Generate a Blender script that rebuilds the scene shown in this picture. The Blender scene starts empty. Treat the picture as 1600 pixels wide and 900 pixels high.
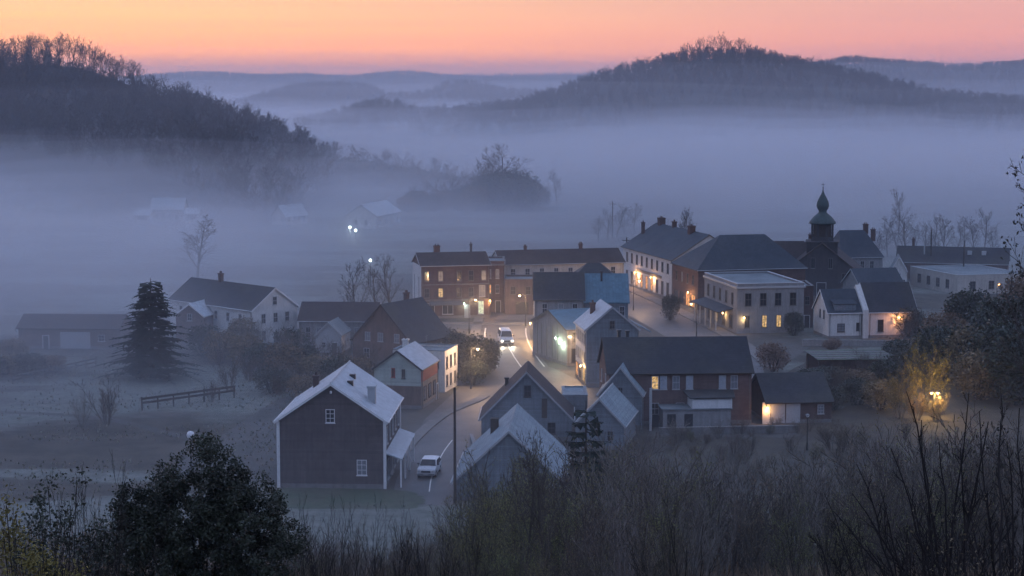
import bpy, bmesh, math, random
import numpy as np
from mathutils import Vector, Matrix, noise as mnoise
R = math.radians
scene = bpy.context.scene
COL = scene.collection

HAZE_C, HAZE_D = (0.62, 0.70, 0.86), 0.00016
FOG_C = (0.85, 0.905, 0.98)
FOG = [(66, 0.0002, 2), (42, 0.0002, 2), (13, 0.0030, 3), (24, 0.00045, 1), (12, 0.0011, 1), (3.5, 0.0040, 0), (7, 0.0032, 0), (11, 0.0021, 0), (15, 0.0012, 0), (20, 0.0007, 0), (27, 0.0004, 0)]     # (height, density, 0 valley / 1 over the town too / 2 deep valley haze beyond the town / 3 left meadows) of each bank

# ------------------------------------------------------------ camera
F = 2986.0                      # focal length for a 1600 px wide picture
H = 40.0                        # eye height above the valley floor
PITCH = math.atan(320.0 / F)
cam_d = bpy.data.cameras.new('camera')
cam_d.sensor_width = 36.0
cam_d.lens = 36.0 * F / 1600.0
cam_d.clip_start = 0.5
cam_d.clip_end = 40000
cam = bpy.data.objects.new('camera', cam_d)
COL.objects.link(cam)
cam.location = (0, 0, H)
cam.rotation_euler = (math.pi / 2 - PITCH, 0, 0)
scene.camera = cam

# ------------------------------------------------------------ sky just after sundown: blue dome, afterglow low in the west
SUN_AZ = R(-21)                 # azimuth of the set sun, from +Y towards +X
world = bpy.data.worlds.new('World')
scene.world = world
world.use_nodes = True
wn, wl = world.node_tree.nodes, world.node_tree.links
wn.clear()
def wnode(t, **kw):
    n = wn.new(t)
    for k, v in kw.items(): setattr(n, k, v)
    return n
def wmath(op, a, b=None, clamp=False):
    n = wnode('ShaderNodeMath', operation=op, use_clamp=clamp)
    for i, v in enumerate((a, b)):
        if v is None: continue
        if isinstance(v, (int, float)): n.inputs[i].default_value = v
        else: wl.new(v, n.inputs[i])
    return n.outputs[0]
def wmix(fac, a, b):
    n = wnode('ShaderNodeMix', data_type='RGBA')
    wl.new(fac, n.inputs[0])
    for s, v in ((n.inputs[6], a), (n.inputs[7], b)):
        if isinstance(v, tuple): s.default_value = (*v, 1)
        else: wl.new(v, s)
    return n.outputs[2]
w_sky = wnode('ShaderNodeTexSky', sky_type='NISHITA', sun_disc=False, sun_elevation=R(-1.0), sun_rotation=SUN_AZ,
              altitude=100, air_density=1.0, dust_density=1.0, ozone_density=3.0)
w_tc = wnode('ShaderNodeTexCoord')
w_sep = wnode('ShaderNodeSeparateXYZ')
wl.new(w_tc.outputs['Generated'], w_sep.inputs[0])
elev = wmath('ARCSINE', w_sep.outputs['Z'])                       # radians
# cos of the angle (in plan) to the glow
hx = wmath('MULTIPLY', w_sep.outputs['X'], math.sin(SUN_AZ)); hy = wmath('MULTIPLY', w_sep.outputs['Y'], math.cos(SUN_AZ))
cosaz = wmath('ADD', hx, hy)
azang = wmath('ARCCOSINE', cosaz)
near_glow = wnode('ShaderNodeMapRange', interpolation_type='SMOOTHERSTEP')
wl.new(azang, near_glow.inputs[0])
near_glow.inputs[1].default_value = R(2); near_glow.inputs[2].default_value = R(42); near_glow.inputs[3].default_value = 1; near_glow.inputs[4].default_value = 0
far_side = wnode('ShaderNodeMapRange', interpolation_type='SMOOTHERSTEP')
wl.new(azang, far_side.inputs[0])
far_side.inputs[1].default_value = R(45); far_side.inputs[2].default_value = R(130); far_side.inputs[3].default_value = 0; far_side.inputs[4].default_value = 1
up = wnode('ShaderNodeMapRange', interpolation_type='SMOOTHSTEP')
wl.new(elev, up.inputs[0])
up.inputs[1].default_value = R(-0.2); up.inputs[2].default_value = R(2.8); up.inputs[3].default_value = 0; up.inputs[4].default_value = 1
GLOW_W = wmix(up.outputs[0], (2.75, 0.84, 0.15), (1.46, 0.84, 0.37))    # towards the set sun
GLOW_S = wmix(up.outputs[0], (1.42, 0.47, 0.31), (1.00, 0.49, 0.41))     # to the side: rose
w_wisp = wnode('ShaderNodeTexNoise')                                      # thin level streaks of cirrus
w_map = wnode('ShaderNodeMapping'); w_map.inputs['Scale'].default_value = (2.2, 2.2, 170)
wl.new(w_tc.outputs['Generated'], w_map.inputs[0]); wl.new(w_map.outputs[0], w_wisp.inputs['Vector'])
w_wisp.inputs['Scale'].default_value = 1.6; w_wisp.inputs['Detail'].default_value = 3
glow = wmix(near_glow.outputs[0], GLOW_S, GLOW_W)
wisp = wnode('ShaderNodeMapRange'); wl.new(w_wisp.outputs[0], wisp.inputs[0])
wisp.inputs[1].default_value = 0.38; wisp.inputs[2].default_value = 0.72; wisp.inputs[3].default_value = 0.0; wisp.inputs[4].default_value = 0.16
glow = wmix(wisp.outputs[0], glow, (0.80, 0.36, 0.36))
glow = wmix(far_side.outputs[0], glow, (0.20, 0.19, 0.29))
w_gain = wnode('ShaderNodeVectorMath', operation='SCALE')
wl.new(w_sky.outputs[0], w_gain.inputs[0]); w_gain.inputs['Scale'].default_value = 4.0
w_low = wnode('ShaderNodeMapRange', interpolation_type='SMOOTHSTEP')
wl.new(elev, w_low.inputs[0])
w_low.inputs[1].default_value = R(3); w_low.inputs[2].default_value = R(17); w_low.inputs[3].default_value = 0; w_low.inputs[4].default_value = 1
w_veil = wnode('ShaderNodeValue'); w_veil.outputs[0].default_value = 0.55          # thin high cloud greys the blue
dome = wmix(w_veil.outputs[0], w_gain.outputs[0], (0.60, 0.67, 0.88))
sky_col = wmix(w_low.outputs[0], glow, dome)
w_bg = wnode('ShaderNodeBackground'); w_bg.inputs['Strength'].default_value = 1.0
w_out = wnode('ShaderNodeOutputWorld')
wl.new(sky_col, w_bg.inputs['Color']); wl.new(w_bg.outputs[0], w_out.inputs['Surface'])

scene.view_settings.view_transform = 'Standard'
scene.view_settings.look = 'None'
scene.view_settings.gamma = 1.0
scene.view_settings.use_curve_mapping = False
scene.view_settings.exposure = 0.0
scene.cycles.use_denoising = True
scene.cycles.use_adaptive_sampling = True
scene.cycles.adaptive_threshold = 0.04
scene.cycles.volume_bounces = 5
scene.cycles.max_bounces = 7
scene.cycles.diffuse_bounces = 2
scene.cycles.transparent_max_bounces = 8
# ------------------------------------------------------------ helpers
CP, SP = math.cos(PITCH), math.sin(PITCH)
def ray(px, py):
    u, v = (px - 800) / F, (450 - py) / F
    return Vector((u, CP + v * SP, -SP + v * CP))
def P(px, py, z=0.0):                       # where the sight line meets the level z
    d = ray(px, py); t = (z - H) / d.z
    return (d.x * t, d.y * t)
def PD(px, py, D):                          # the point of the sight line at distance D (along +Y)
    d = ray(px, py); t = D / d.y
    return (d.x * t, D, H + d.z * t)
def XD(px, D, z=0.0):                       # x of image column px at distance D
    return (px - 800) / F * (D * CP + (H - z) * SP)

def tag(o, label=None, cat=None, group=None, kind=None):
    if label: o['label'] = label
    if cat: o['category'] = cat
    if group: o['group'] = group
    if kind: o['kind'] = kind
    return o
def empty(name, loc=(0, 0, 0), rz=0.0):
    o = bpy.data.objects.new(name, None); COL.objects.link(o)
    o.empty_display_size = 0.3
    o.location = loc; o.rotation_euler = (0, 0, rz)
    return o
def link(name, me, mat=None, parent=None, loc=(0, 0, 0), rz=0.0):
    o = bpy.data.objects.new(name, me); COL.objects.link(o)
    if mat is not None and not me.materials: me.materials.append(mat)
    o.parent = parent; o.location = loc; o.rotation_euler = (0, 0, rz)
    return o
def copy_tree(o, parent=None):
    c = o.copy(); COL.objects.link(c); c.parent = parent
    for ch in list(o.children): copy_tree(ch, c)
    return c

class MB:
    """collects vertices and faces of one mesh"""
    def __init__(s): s.v = []; s.f = []
    def add(s, vs, fs):
        n = len(s.v); s.v += [tuple(p) for p in vs]; s.f += [tuple(i + n for i in f) for f in fs]
    def box(s, x0, x1, y0, y1, z0, z1):
        s.add([(x0, y0, z0), (x1, y0, z0), (x1, y1, z0), (x0, y1, z0), (x0, y0, z1), (x1, y0, z1), (x1, y1, z1), (x0, y1, z1)],
              [(3, 2, 1, 0), (4, 5, 6, 7), (0, 1, 5, 4), (1, 2, 6, 5), (2, 3, 7, 6), (3, 0, 4, 7)])
    def cbox(s, c, sx, sy, sz): s.box(c[0] - sx / 2, c[0] + sx / 2, c[1] - sy / 2, c[1] + sy / 2, c[2] - sz / 2, c[2] + sz / 2)
    def tube(s, pts, rads, n=6, cap=True):
        pts = [Vector(p) for p in pts]; base = len(s.v); k = len(pts)
        for i, p in enumerate(pts):
            d = (pts[min(i + 1, k - 1)] - pts[max(i - 1, 0)])
            d = d.normalized() if d.length > 1e-9 else Vector((0, 0, 1))
            a = d.cross(Vector((0, 0, 1)) if abs(d.z) < 0.9 else Vector((1, 0, 0))).normalized(); b = d.cross(a)
            for j in range(n):
                t = 2 * math.pi * j / n
                s.v.append(tuple(p + (a * math.cos(t) + b * math.sin(t)) * rads[i]))
        for i in range(k - 1):
            for j in range(n):
                q = base + i * n
                s.f.append((q + j, q + (j + 1) % n, q + n + (j + 1) % n, q + n + j))
        if cap:
            s.f.append(tuple(base + j for j in reversed(range(n)))); s.f.append(tuple(base + (k - 1) * n + j for j in range(n)))
    def lathe(s, prof, c=(0, 0), n=12):      # prof [(r, z)]
        base = len(s.v)
        for r, z in prof:
            for j in range(n):
                t = 2 * math.pi * (j + 0.5) / n
                s.v.append((c[0] + r * math.cos(t), c[1] + r * math.sin(t), z))
        for i in range(len(prof) - 1):
            for j in range(n):
                q = base + i * n
                s.f.append((q + j, q + (j + 1) % n, q + n + (j + 1) % n, q + n + j))
        s.f.append(tuple(base + j for j in reversed(range(n)))); s.f.append(tuple(base + (len(prof) - 1) * n + j for j in range(n)))
    def slab(s, a, b, c, d, t):              # quad a,b,c,d thickened by t along its normal (downwards)
        a, b, c, d = map(Vector, (a, b, c, d)); nrm = (b - a).cross(d - a).normalized()
        if nrm.z < 0: nrm = -nrm
        lo = [p - nrm * t for p in (a, b, c, d)]
        s.add([a, b, c, d, *lo], [(0, 1, 2, 3), (7, 6, 5, 4), (0, 4, 5, 1), (1, 5, 6, 2), (2, 6, 7, 3), (3, 7, 4, 0)])
    def mesh(s, name, smooth=False):
        me = bpy.data.meshes.new(name); me.from_pydata(s.v, [], s.f); me.update()
        if smooth: me.polygons.foreach_set('use_smooth', [True] * len(me.polygons))
        return me
    def build(s, name, mat, parent=None, loc=(0, 0, 0), rz=0.0, smooth=False):
        return link(name, s.mesh(name, smooth), mat, parent, loc, rz)

# ------------------------------------------------------------ materials
def new_mat(name):
    m = bpy.data.materials.new(name); m.use_nodes = True
    nt = m.node_tree; b = nt.nodes['Principled BSDF']
    return m, nt.nodes, nt.links, b
def surf(name, col, rough=0.85, var=0.3, scale=1.2, lines=None, bump=0.3, spec=0.3, tint=None, streak=0.0, coords='Object', metal=0.0):
    """weathered surface: two octaves of blotches, streaks down the face, optional courses ('z' boards, 'y' roof courses, 'x' seams)"""
    m, N, L, b = new_mat(name)
    tc = N.new('ShaderNodeTexCoord'); geo = None
    n1 = N.new('ShaderNodeTexNoise'); n1.inputs['Scale'].default_value = scale; n1.inputs['Detail'].default_value = 6; n1.inputs['Roughness'].default_value = 0.65
    L.new(tc.outputs[coords], n1.inputs['Vector'])
    mp = N.new('ShaderNodeMapping'); mp.inputs['Scale'].default_value = (3.0, 3.0, 0.25)
    L.new(tc.outputs[coords], mp.inputs[0])
    n2 = N.new('ShaderNodeTexNoise'); n2.inputs['Scale'].default_value = 1.3; n2.inputs['Detail'].default_value = 4
    L.new(mp.outputs[0], n2.inputs['Vector'])
    oi = N.new('ShaderNodeObjectInfo')
    r1 = N.new('ShaderNodeMapRange'); L.new(n1.outputs[0], r1.inputs[0])
    r1.inputs[1].default_value = 0.25; r1.inputs[2].default_value = 0.75; r1.inputs[3].default_value = 1 - var; r1.inputs[4].default_value = 1 + var * 0.6
    r2 = N.new('ShaderNodeMapRange'); L.new(n2.outputs[0], r2.inputs[0])
    r2.inputs[1].default_value = 0.3; r2.inputs[2].default_value = 0.7; r2.inputs[3].default_value = 1 - streak; r2.inputs[4].default_value = 1.0
    mu = N.new('ShaderNodeMath'); mu.operation = 'MULTIPLY'; L.new(r1.outputs[0], mu.inputs[0]); L.new(r2.outputs[0], mu.inputs[1])
    val = mu.outputs[0]
    if lines:
        ax, pitch, depth = lines
        sp = N.new('ShaderNodeSeparateXYZ'); L.new(tc.outputs[coords], sp.inputs[0])
        k = N.new('ShaderNodeMath'); k.operation = 'DIVIDE'; L.new(sp.outputs[{'x': 0, 'y': 1, 'z': 2}[ax]], k.inputs[0]); k.inputs[1].default_value = pitch
        fr = N.new('ShaderNodeMath'); fr.operation = 'FRACT'; L.new(k.outputs[0], fr.inputs[0])
        st = N.new('ShaderNodeMapRange'); L.new(fr.outputs[0], st.inputs[0]); st.inputs[1].default_value = 0; st.inputs[2].default_value = 0.22
        st.inputs[3].default_value = 1 - depth; st.inputs[4].default_value = 1
        m2 = N.new('ShaderNodeMath'); m2.operation = 'MULTIPLY'; L.new(val, m2.inputs[0]); L.new(st.outputs[0], m2.inputs[1]); val = m2.outputs[0]
        # each board or slate differs a little
        fl = N.new('ShaderNodeMath'); fl.operation = 'FLOOR'; L.new(k.outputs[0], fl.inputs[0])
        cb = N.new('ShaderNodeCombineXYZ'); L.new(fl.outputs[0], cb.inputs[0])
        oth = N.new('ShaderNodeMath'); oth.operation = 'DIVIDE'; L.new(sp.outputs[{'x': 1, 'y': 0, 'z': 0}[ax]], oth.inputs[0]); oth.inputs[1].default_value = 0.35 if ax != 'z' else 2.5
        of = N.new('ShaderNodeMath'); of.operation = 'FLOOR'; L.new(oth.outputs[0], of.inputs[0]); L.new(of.outputs[0], cb.inputs[1])
        wnz = N.new('ShaderNodeTexWhiteNoise'); L.new(cb.outputs[0], wnz.inputs[0])
        r3 = N.new('ShaderNodeMapRange'); L.new(wnz.outputs[0], r3.inputs[0]); r3.inputs[3].default_value = 0.86; r3.inputs[4].default_value = 1.1
        m3 = N.new('ShaderNodeMath'); m3.operation = 'MULTIPLY'; L.new(val, m3.inputs[0]); L.new(r3.outputs[0], m3.inputs[1]); val = m3.outputs[0]
    mx = N.new('ShaderNodeVectorMath'); mx.operation = 'SCALE'
    base = N.new('ShaderNodeRGB'); base.outputs[0].default_value = (*col, 1)
    src = base.outputs[0]
    if tint:
        tm = N.new('ShaderNodeMix'); tm.data_type = 'RGBA'; tm.inputs[6].default_value = (*col, 1); tm.inputs[7].default_value = (*tint, 1)
        n3 = N.new('ShaderNodeTexNoise'); n3.inputs['Scale'].default_value = scale * 0.35; n3.inputs['Detail'].default_value = 5
        L.new(tc.outputs[coords], n3.inputs['Vector'])
        r4 = N.new('ShaderNodeMapRange'); L.new(n3.outputs[0], r4.inputs[0]); r4.inputs[1].default_value = 0.4; r4.inputs[2].default_value = 0.62
        L.new(r4.outputs[0], tm.inputs[0]); src = tm.outputs[2]
    L.new(src, mx.inputs[0]); L.new(val, mx.inputs['Scale'])
    L.new(mx.outputs[0], b.inputs['Base Color'])
    b.inputs['Roughness'].default_value = rough; b.inputs['Specular IOR Level'].default_value = spec; b.inputs['Metallic'].default_value = metal
    if bump:
        bm_ = N.new('ShaderNodeBump'); bm_.inputs['Strength'].default_value = bump; bm_.inputs['Distance'].default_value = 0.03
        L.new(val, bm_.inputs['Height']); L.new(bm_.outputs[0], b.inputs['Normal'])
    return m
def leafy(name, col, var=0.45, rough=0.6, trans=0.0):
    m, N, L, b = new_mat(name)
    geo = N.new('ShaderNodeNewGeometry'); oi = N.new('ShaderNodeObjectInfo')
    n = N.new('ShaderNodeTexNoise'); n.inputs['Scale'].default_value = 0.9; n.inputs['Detail'].default_value = 3; L.new(geo.outputs['Position'], n.inputs['Vector'])
    r = N.new('ShaderNodeMapRange'); L.new(n.outputs[0], r.inputs[0]); r.inputs[1].default_value = 0.3; r.inputs[2].default_value = 0.7; r.inputs[3].default_value = 1 - var; r.inputs[4].default_value = 1 + var
    r2 = N.new('ShaderNodeMapRange'); L.new(geo.outputs['Random Per Island'], r2.inputs[0]); r2.inputs[3].default_value = 0.6; r2.inputs[4].default_value = 1.4
    mu = N.new('ShaderNodeMath'); mu.operation = 'MULTIPLY'; L.new(r.outputs[0], mu.inputs[0]); L.new(r2.outputs[0], mu.inputs[1])
    hs = N.new('ShaderNodeHueSaturation'); hs.inputs['Color'].default_value = (*col, 1); L.new(mu.outputs[0], hs.inputs['Value'])
    hr = N.new('ShaderNodeMapRange'); L.new(oi.outputs['Random'], hr.inputs[0]); hr.inputs[3].default_value = 0.475; hr.inputs[4].default_value = 0.525
    L.new(hr.outputs[0], hs.inputs['Hue'])
    L.new(hs.outputs[0], b.inputs['Base Color']); b.inputs['Roughness'].default_value = rough; b.inputs['Specular IOR Level'].default_value = 0.25
    return m
def plain(name, col, rough=0.6, metal=0.0, spec=0.4): return surf(name, col, rough, 0.12, 3.0, None, 0.0, spec, metal=metal)
def emit(name, col, power, var=0.0, scale=3.0):
    m, N, L, b = new_mat(name)
    b.inputs['Base Color'].default_value = (0.02, 0.02, 0.02, 1); b.inputs['Roughness'].default_value = 0.2
    b.inputs['Emission Color'].default_value = (*col, 1); b.inputs['Emission Strength'].default_value = power
    if var:
        tc = N.new('ShaderNodeTexCoord'); n = N.new('ShaderNodeTexNoise'); n.inputs['Scale'].default_value = scale; n.inputs['Detail'].default_value = 4
        L.new(tc.outputs['Object'], n.inputs['Vector'])
        r = N.new('ShaderNodeMapRange'); L.new(n.outputs[0], r.inputs[0]); r.inputs[1].default_value = 0.35; r.inputs[2].default_value = 0.65
        r.inputs[3].default_value = power * (1 - var); r.inputs[4].default_value = power * (1 + var); L.new(r.outputs[0], b.inputs['Emission Strength'])
    return m
M = {}
M['brick_plum'] = surf('brick_plum', (0.118, 0.098, 0.097), 0.9, 0.34, 0.9, ('z', 0.22, 0.22), 0.4, streak=0.3)
M['brick_dark'] = surf('brick_dark', (0.115, 0.075, 0.065), 0.9, 0.3, 1.1, ('z', 0.15, 0.10), 0.25, streak=0.25)
M['brick_red'] = surf('brick_red', (0.15, 0.10, 0.088), 0.9, 0.3, 1.1, ('z', 0.15, 0.10), 0.25, streak=0.2)
M['brown'] = surf('brown_render', (0.17, 0.12, 0.10), 0.9, 0.3, 0.8, None, 0.2, streak=0.3)
M['white'] = surf('white_render', (0.60, 0.59, 0.57), 0.85, 0.16, 0.7, None, 0.15, streak=0.18)
M['offwhite'] = surf('cream_render', (0.46, 0.43, 0.39), 0.85, 0.2, 0.7, None, 0.15, streak=0.22)
M['grey'] = surf('grey_render', (0.27, 0.27, 0.27), 0.85, 0.22, 0.8, None, 0.2, streak=0.25)
M['greyblue'] = surf('blue_grey_boards', (0.19, 0.22, 0.245), 0.8, 0.2, 0.8, ('z', 0.22, 0.3), 0.5, streak=0.32)
M['sage'] = surf('sage_boards', (0.36, 0.41, 0.37), 0.8, 0.15, 0.8, ('z', 0.2, 0.12), 0.35, streak=0.15)
M['red_boards'] = surf('red_boards', (0.33, 0.055, 0.04), 0.75, 0.2, 1.0, ('z', 0.2, 0.12), 0.3, streak=0.2)
M['tan'] = surf('tan_render', (0.30, 0.23, 0.17), 0.85, 0.2, 0.9, None, 0.2, streak=0.25)
M['slate'] = surf('dark_slate', (0.040, 0.042, 0.050), 0.75, 0.3, 0.5, ('y', 0.28, 0.35), 0.5, spec=0.3, tint=(0.055, 0.055, 0.052))
M['slate_brown'] = surf('brown_tile', (0.060, 0.048, 0.046), 0.85, 0.3, 0.5, ('y', 0.3, 0.35), 0.5, spec=0.2)
M['slate_blue'] = surf('blue_slate', (0.040, 0.052, 0.066), 0.75, 0.3, 0.5, ('y', 0.28, 0.3), 0.5, spec=0.3, tint=(0.055, 0.064, 0.075))
M['teal_metal'] = surf('teal_metal_roof', (0.075, 0.155, 0.205), 0.55, 0.18, 0.6, ('x', 0.5, 0.2), 0.5, spec=0.4)
M['pale_metal'] = surf('frosted_metal_roof', (0.40, 0.44, 0.47), 0.55, 0.10, 0.5, ('x', 0.42, 0.32), 0.6, spec=0.4, tint=(0.37, 0.405, 0.435))
M['pale_blue_roof'] = surf('pale_blue_shingle', (0.22, 0.28, 0.31), 0.7, 0.18, 0.9, ('y', 0.34, 0.28), 0.5, spec=0.35, tint=(0.17, 0.22, 0.25))
M['felt'] = surf('grey_roof_felt', (0.19, 0.22, 0.23), 0.85, 0.25, 0.35, None, 0.2, tint=(0.13, 0.15, 0.16))
M['trim'] = plain('white_paint', (0.66, 0.66, 0.66), 0.5)
M['trim_dark'] = plain('dark_paint', (0.035, 0.035, 0.038), 0.5)
M['fascia_pale'] = plain('pale_fascia', (0.36, 0.37, 0.38), 0.55)
M['pale_pane'] = surf('pale_blind_window_glass', (0.36, 0.39, 0.44), 0.3, 0.3, 2.5, None, 0.0, spec=0.6)
M['dark_stone'] = surf('dark_stone', (0.075, 0.072, 0.074), 0.9, 0.3, 1.0, None, 0.4, streak=0.3)
M['glass'] = plain('dark_window_glass', (0.018, 0.020, 0.024), 0.08, spec=0.6)
M['curtain'] = surf('curtained_window_glass', (0.17, 0.18, 0.20), 0.3, 0.4, 2.5, None, 0.0, spec=0.6)
M['lit_warm'] = emit('lit_window_warm', (1.0, 0.62, 0.24), 0.6, 0.8, 3.2)
M['lit_orange'] = emit('lit_shop_window', (1.0, 0.42, 0.13), 0.9, 0.8, 2.2)
M['lit_pale'] = emit('lit_window_pale', (0.85, 0.95, 0.62), 0.8, 0.5, 3.0)
M['bulb_warm'] = emit('lamp_glass_warm', (1.0, 0.60, 0.24), 14.0)
M['bulb_amber'] = emit('lamp_glass_amber', (1.0, 0.50, 0.12), 16.0)
M['bulb_green'] = emit('lamp_glass_green_white', (0.72, 1.0, 0.72), 16.0)
M['bulb_white'] = emit('lamp_glass_white', (0.85, 1.0, 0.95), 16.0)
M['wood_dark'] = surf('dark_timber', (0.06, 0.048, 0.04), 0.85, 0.3, 2.0, None, 0.3)
M['wood_grey'] = surf('grey_timber', (0.14, 0.135, 0.125), 0.85, 0.3, 2.0, None, 0.3)
M['metal_dark'] = plain('dark_metal', (0.03, 0.032, 0.035), 0.5, 0.3)
M['metal_grey'] = plain('galvanised_metal', (0.20, 0.205, 0.21), 0.5, 0.4)
M['concrete'] = surf('concrete', (0.27, 0.26, 0.25), 0.9, 0.25, 1.5, None, 0.3, streak=0.2)
M['stone'] = surf('grey_stone', (0.20, 0.195, 0.19), 0.9, 0.3, 1.5, None, 0.4, streak=0.2)
M['copper'] = surf('dull_copper', (0.055, 0.085, 0.085), 0.6, 0.3, 1.2, None, 0.2, streak=0.3)
M['bark'] = surf('bark', (0.075, 0.062, 0.054), 0.95, 0.3, 3.0, None, 0.4)
M['bark_pale'] = surf('pale_bark', (0.16, 0.145, 0.13), 0.95, 0.3, 3.0, None, 0.4)
M['leaf_moss'] = surf('mossy_timber', (0.12, 0.15, 0.11), 0.9, 0.3, 2.0)
M['twig'] = leafy('twigs', (0.085, 0.072, 0.062), 0.25, 0.9)
M['wood_twig'] = leafy('far_wood_twigs', (0.050, 0.043, 0.040), 0.3, 0.95)
M['twig_dark'] = leafy('dark_twigs', (0.022, 0.018, 0.017), 0.25, 0.9)
M['twig_pale'] = leafy('pale_twigs', (0.17, 0.15, 0.13), 0.3, 0.9)
M['leaf_dark'] = leafy('evergreen_leaves', (0.038, 0.046, 0.030), 0.45, 0.36)
M['leaf_olive'] = leafy('olive_leaves', (0.19, 0.185, 0.075), 0.4, 0.7)
M['leaf_rust'] = leafy('rusty_leaves', (0.17, 0.125, 0.08), 0.4, 0.8)
M['leaf_yellow'] = leafy('yellow_leaves', (0.17, 0.125, 0.04), 0.4, 0.7)
M['leaf_dull'] = leafy('dull_brown_leaves', (0.042, 0.036, 0.026), 0.4, 0.8)
M['leaf_straw'] = leafy('straw_grass', (0.23, 0.225, 0.18), 0.3, 0.9)
M['needle'] = leafy('conifer_needles', (0.024, 0.034, 0.026), 0.3, 0.8)
# ------------------------------------------------------------ land
def smooth(a, b, x):
    t = max(0.0, min(1.0, (x - a) / (b - a))); return t * t * (3 - 2 * t)
def ground_z(x, y):
    """the wooded slope below the viewpoint, then the valley floor"""
    s = 37.6 - 0.25 * y + 0.9 * mnoise.noise((x * 0.05, y * 0.05, 3.1)) * smooth(5, 40, y)
    k = 2.5
    h = 0.5 * (s + math.sqrt(s * s + k * k)) - 0.02       # soft foot
    h *= 1 - smooth(160, 182, y)
    return h
def grid_mesh(name, xs, ys, zf):
    vs = [(x, y, zf(x, y)) for y in ys for x in xs]; nx = len(xs)
    fs = [(j * nx + i, j * nx + i + 1, (j + 1) * nx + i + 1, (j + 1) * nx + i) for j in range(len(ys) - 1) for i in range(nx - 1)]
    me = bpy.data.meshes.new(name); me.from_pydata(vs, [], fs); me.update()
    me.polygons.foreach_set('use_smooth', [True] * len(me.polygons))
    return me
def frange(a, b, s):
    out = []; x = a
    while x < b - 1e-6: out.append(x); x += s
    return out + [b]

# ground material: rough winter pasture, frost-pale meadows, darker scrub
gm, N, L, b = new_mat('winter_pasture')
geo = N.new('ShaderNodeNewGeometry')
def gn(scale, detail, rough=0.6, stretch=None):
    n = N.new('ShaderNodeTexNoise'); n.inputs['Scale'].default_value = scale; n.inputs['Detail'].default_value = detail; n.inputs['Roughness'].default_value = rough
    if stretch:
        mp = N.new('ShaderNodeMapping'); mp.inputs['Scale'].default_value = stretch; L.new(geo.outputs['Position'], mp.inputs[0]); L.new(mp.outputs[0], n.inputs['Vector'])
    else: L.new(geo.outputs['Position'], n.inputs['Vector'])
    return n.outputs[0]
def gramp(v, a, c, lo=0.0, hi=1.0):
    r = N.new('ShaderNodeMapRange'); r.interpolation_type = 'SMOOTHSTEP'; L.new(v, r.inputs[0]); r.inputs[1].default_value = a; r.inputs[2].default_value = c; r.inputs[3].default_value = lo; r.inputs[4].default_value = hi
    return r.outputs[0]
def gmix(f, a, c):
    m = N.new('ShaderNodeMix'); m.data_type = 'RGBA'; L.new(f, m.inputs[0])
    for s, v in ((m.inputs[6], a), (m.inputs[7], c)):
        if isinstance(v, tuple): s.default_value = (*v, 1)
        else: L.new(v, s)
    return m.outputs[2]
pale = gmix(gramp(gn(0.6, 6, 0.7), 0.3, 0.7), (0.12, 0.13, 0.11), (0.21, 0.22, 0.195))
dark = gmix(gramp(gn(0.25, 6, 0.7), 0.35, 0.65), (0.060, 0.056, 0.047), (0.105, 0.094, 0.075))
field = gramp(gn(0.022, 5, 0.62, (0.6, 1.5, 1)), 0.45, 0.53)
L.new(gmix(field, pale, dark), b.inputs['Base Color'])
b.inputs['Roughness'].default_value = 0.95; b.inputs['Specular IOR Level'].default_value = 0.1
bp = N.new('ShaderNodeBump'); bp.inputs['Strength'].default_value = 0.6; bp.inputs['Distance'].default_value = 0.25; L.new(gn(1.5, 6, 0.75), bp.inputs['Height']); L.new(bp.outputs[0], b.inputs['Normal'])
M['ground'] = gm
xs = sorted(set(frange(-9000, -600, 1200) + frange(-600, -120, 60) + frange(-120, 140, 4) + frange(140, 600, 60) + frange(600, 9000, 1200)))
ys = sorted(set(frange(-400, 0, 100) + frange(0, 190, 4) + frange(190, 600, 40) + frange(600, 9200, 800)))
tag(link('ground', grid_mesh('ground', xs, ys, ground_z), M['ground']), kind='structure')

# hills: a crest drawn by bearing, height and distance; front and back slopes fall away from it
M['hill'] = surf('wooded_hillside', (0.050, 0.046, 0.042), 0.95, 0.3, 0.05, None, 0.0, spec=0.1, coords='Generated')
HILLS = {}
def hill(key, crest, tree_px, half_front, half_back, step):
    """crest [(px, py, D)] of the tree tops; the ground lies tree_px lower"""
    pts = []
    for px, py, D in crest:
        x, y, z = PD(px, py + tree_px, D); pts.append((x, D, max(z, 0.0)))
    X = np.array([p[0] for p in pts]); Dd = np.array([p[1] for p in pts]); Z = np.array([p[2] for p in pts])
    x0, x1 = X[0], X[-1]; rim = 0.18 * (x1 - x0)
    def zf(x, y):
        D = float(np.interp(x, X, Dd)); z = float(np.interp(x, X, Z))
        ends = smooth(x0 - rim, x0, x) * (1 - smooth(x1, x1 + rim, x))
        t = (y - D) / (half_front if y < D else half_back)
        n = mnoise.noise((x * 0.012, y * 0.012, len(key))) * 2.0 + mnoise.noise((x * 0.004, y * 0.004, 7)) * 4
        f = max(0.0, math.cos(max(-1, min(1, t)) * math.pi / 2)) ** 1.5
        edge = 1 - abs(max(-1, min(1, t)))
        return (z * ends) * f + n * min(1, edge * 4) * ends * smooth(0.0, 10, z) * (0.2 + 0.8 * min(1, abs(t) * 3)) - 0.6 + 0.55 * min(1, edge * 6)
    HILLS[key] = (X, Dd, zf, half_front, half_back)
    Dm, DM = Dd.min(), Dd.max()
    xs = frange(x0 - rim, x1 + rim, step); ys = frange(Dm - half_front, DM + half_back, step)
    tag(link('hill', grid_mesh('hill', xs, ys, zf), M['hill']), kind='structure')
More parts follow.
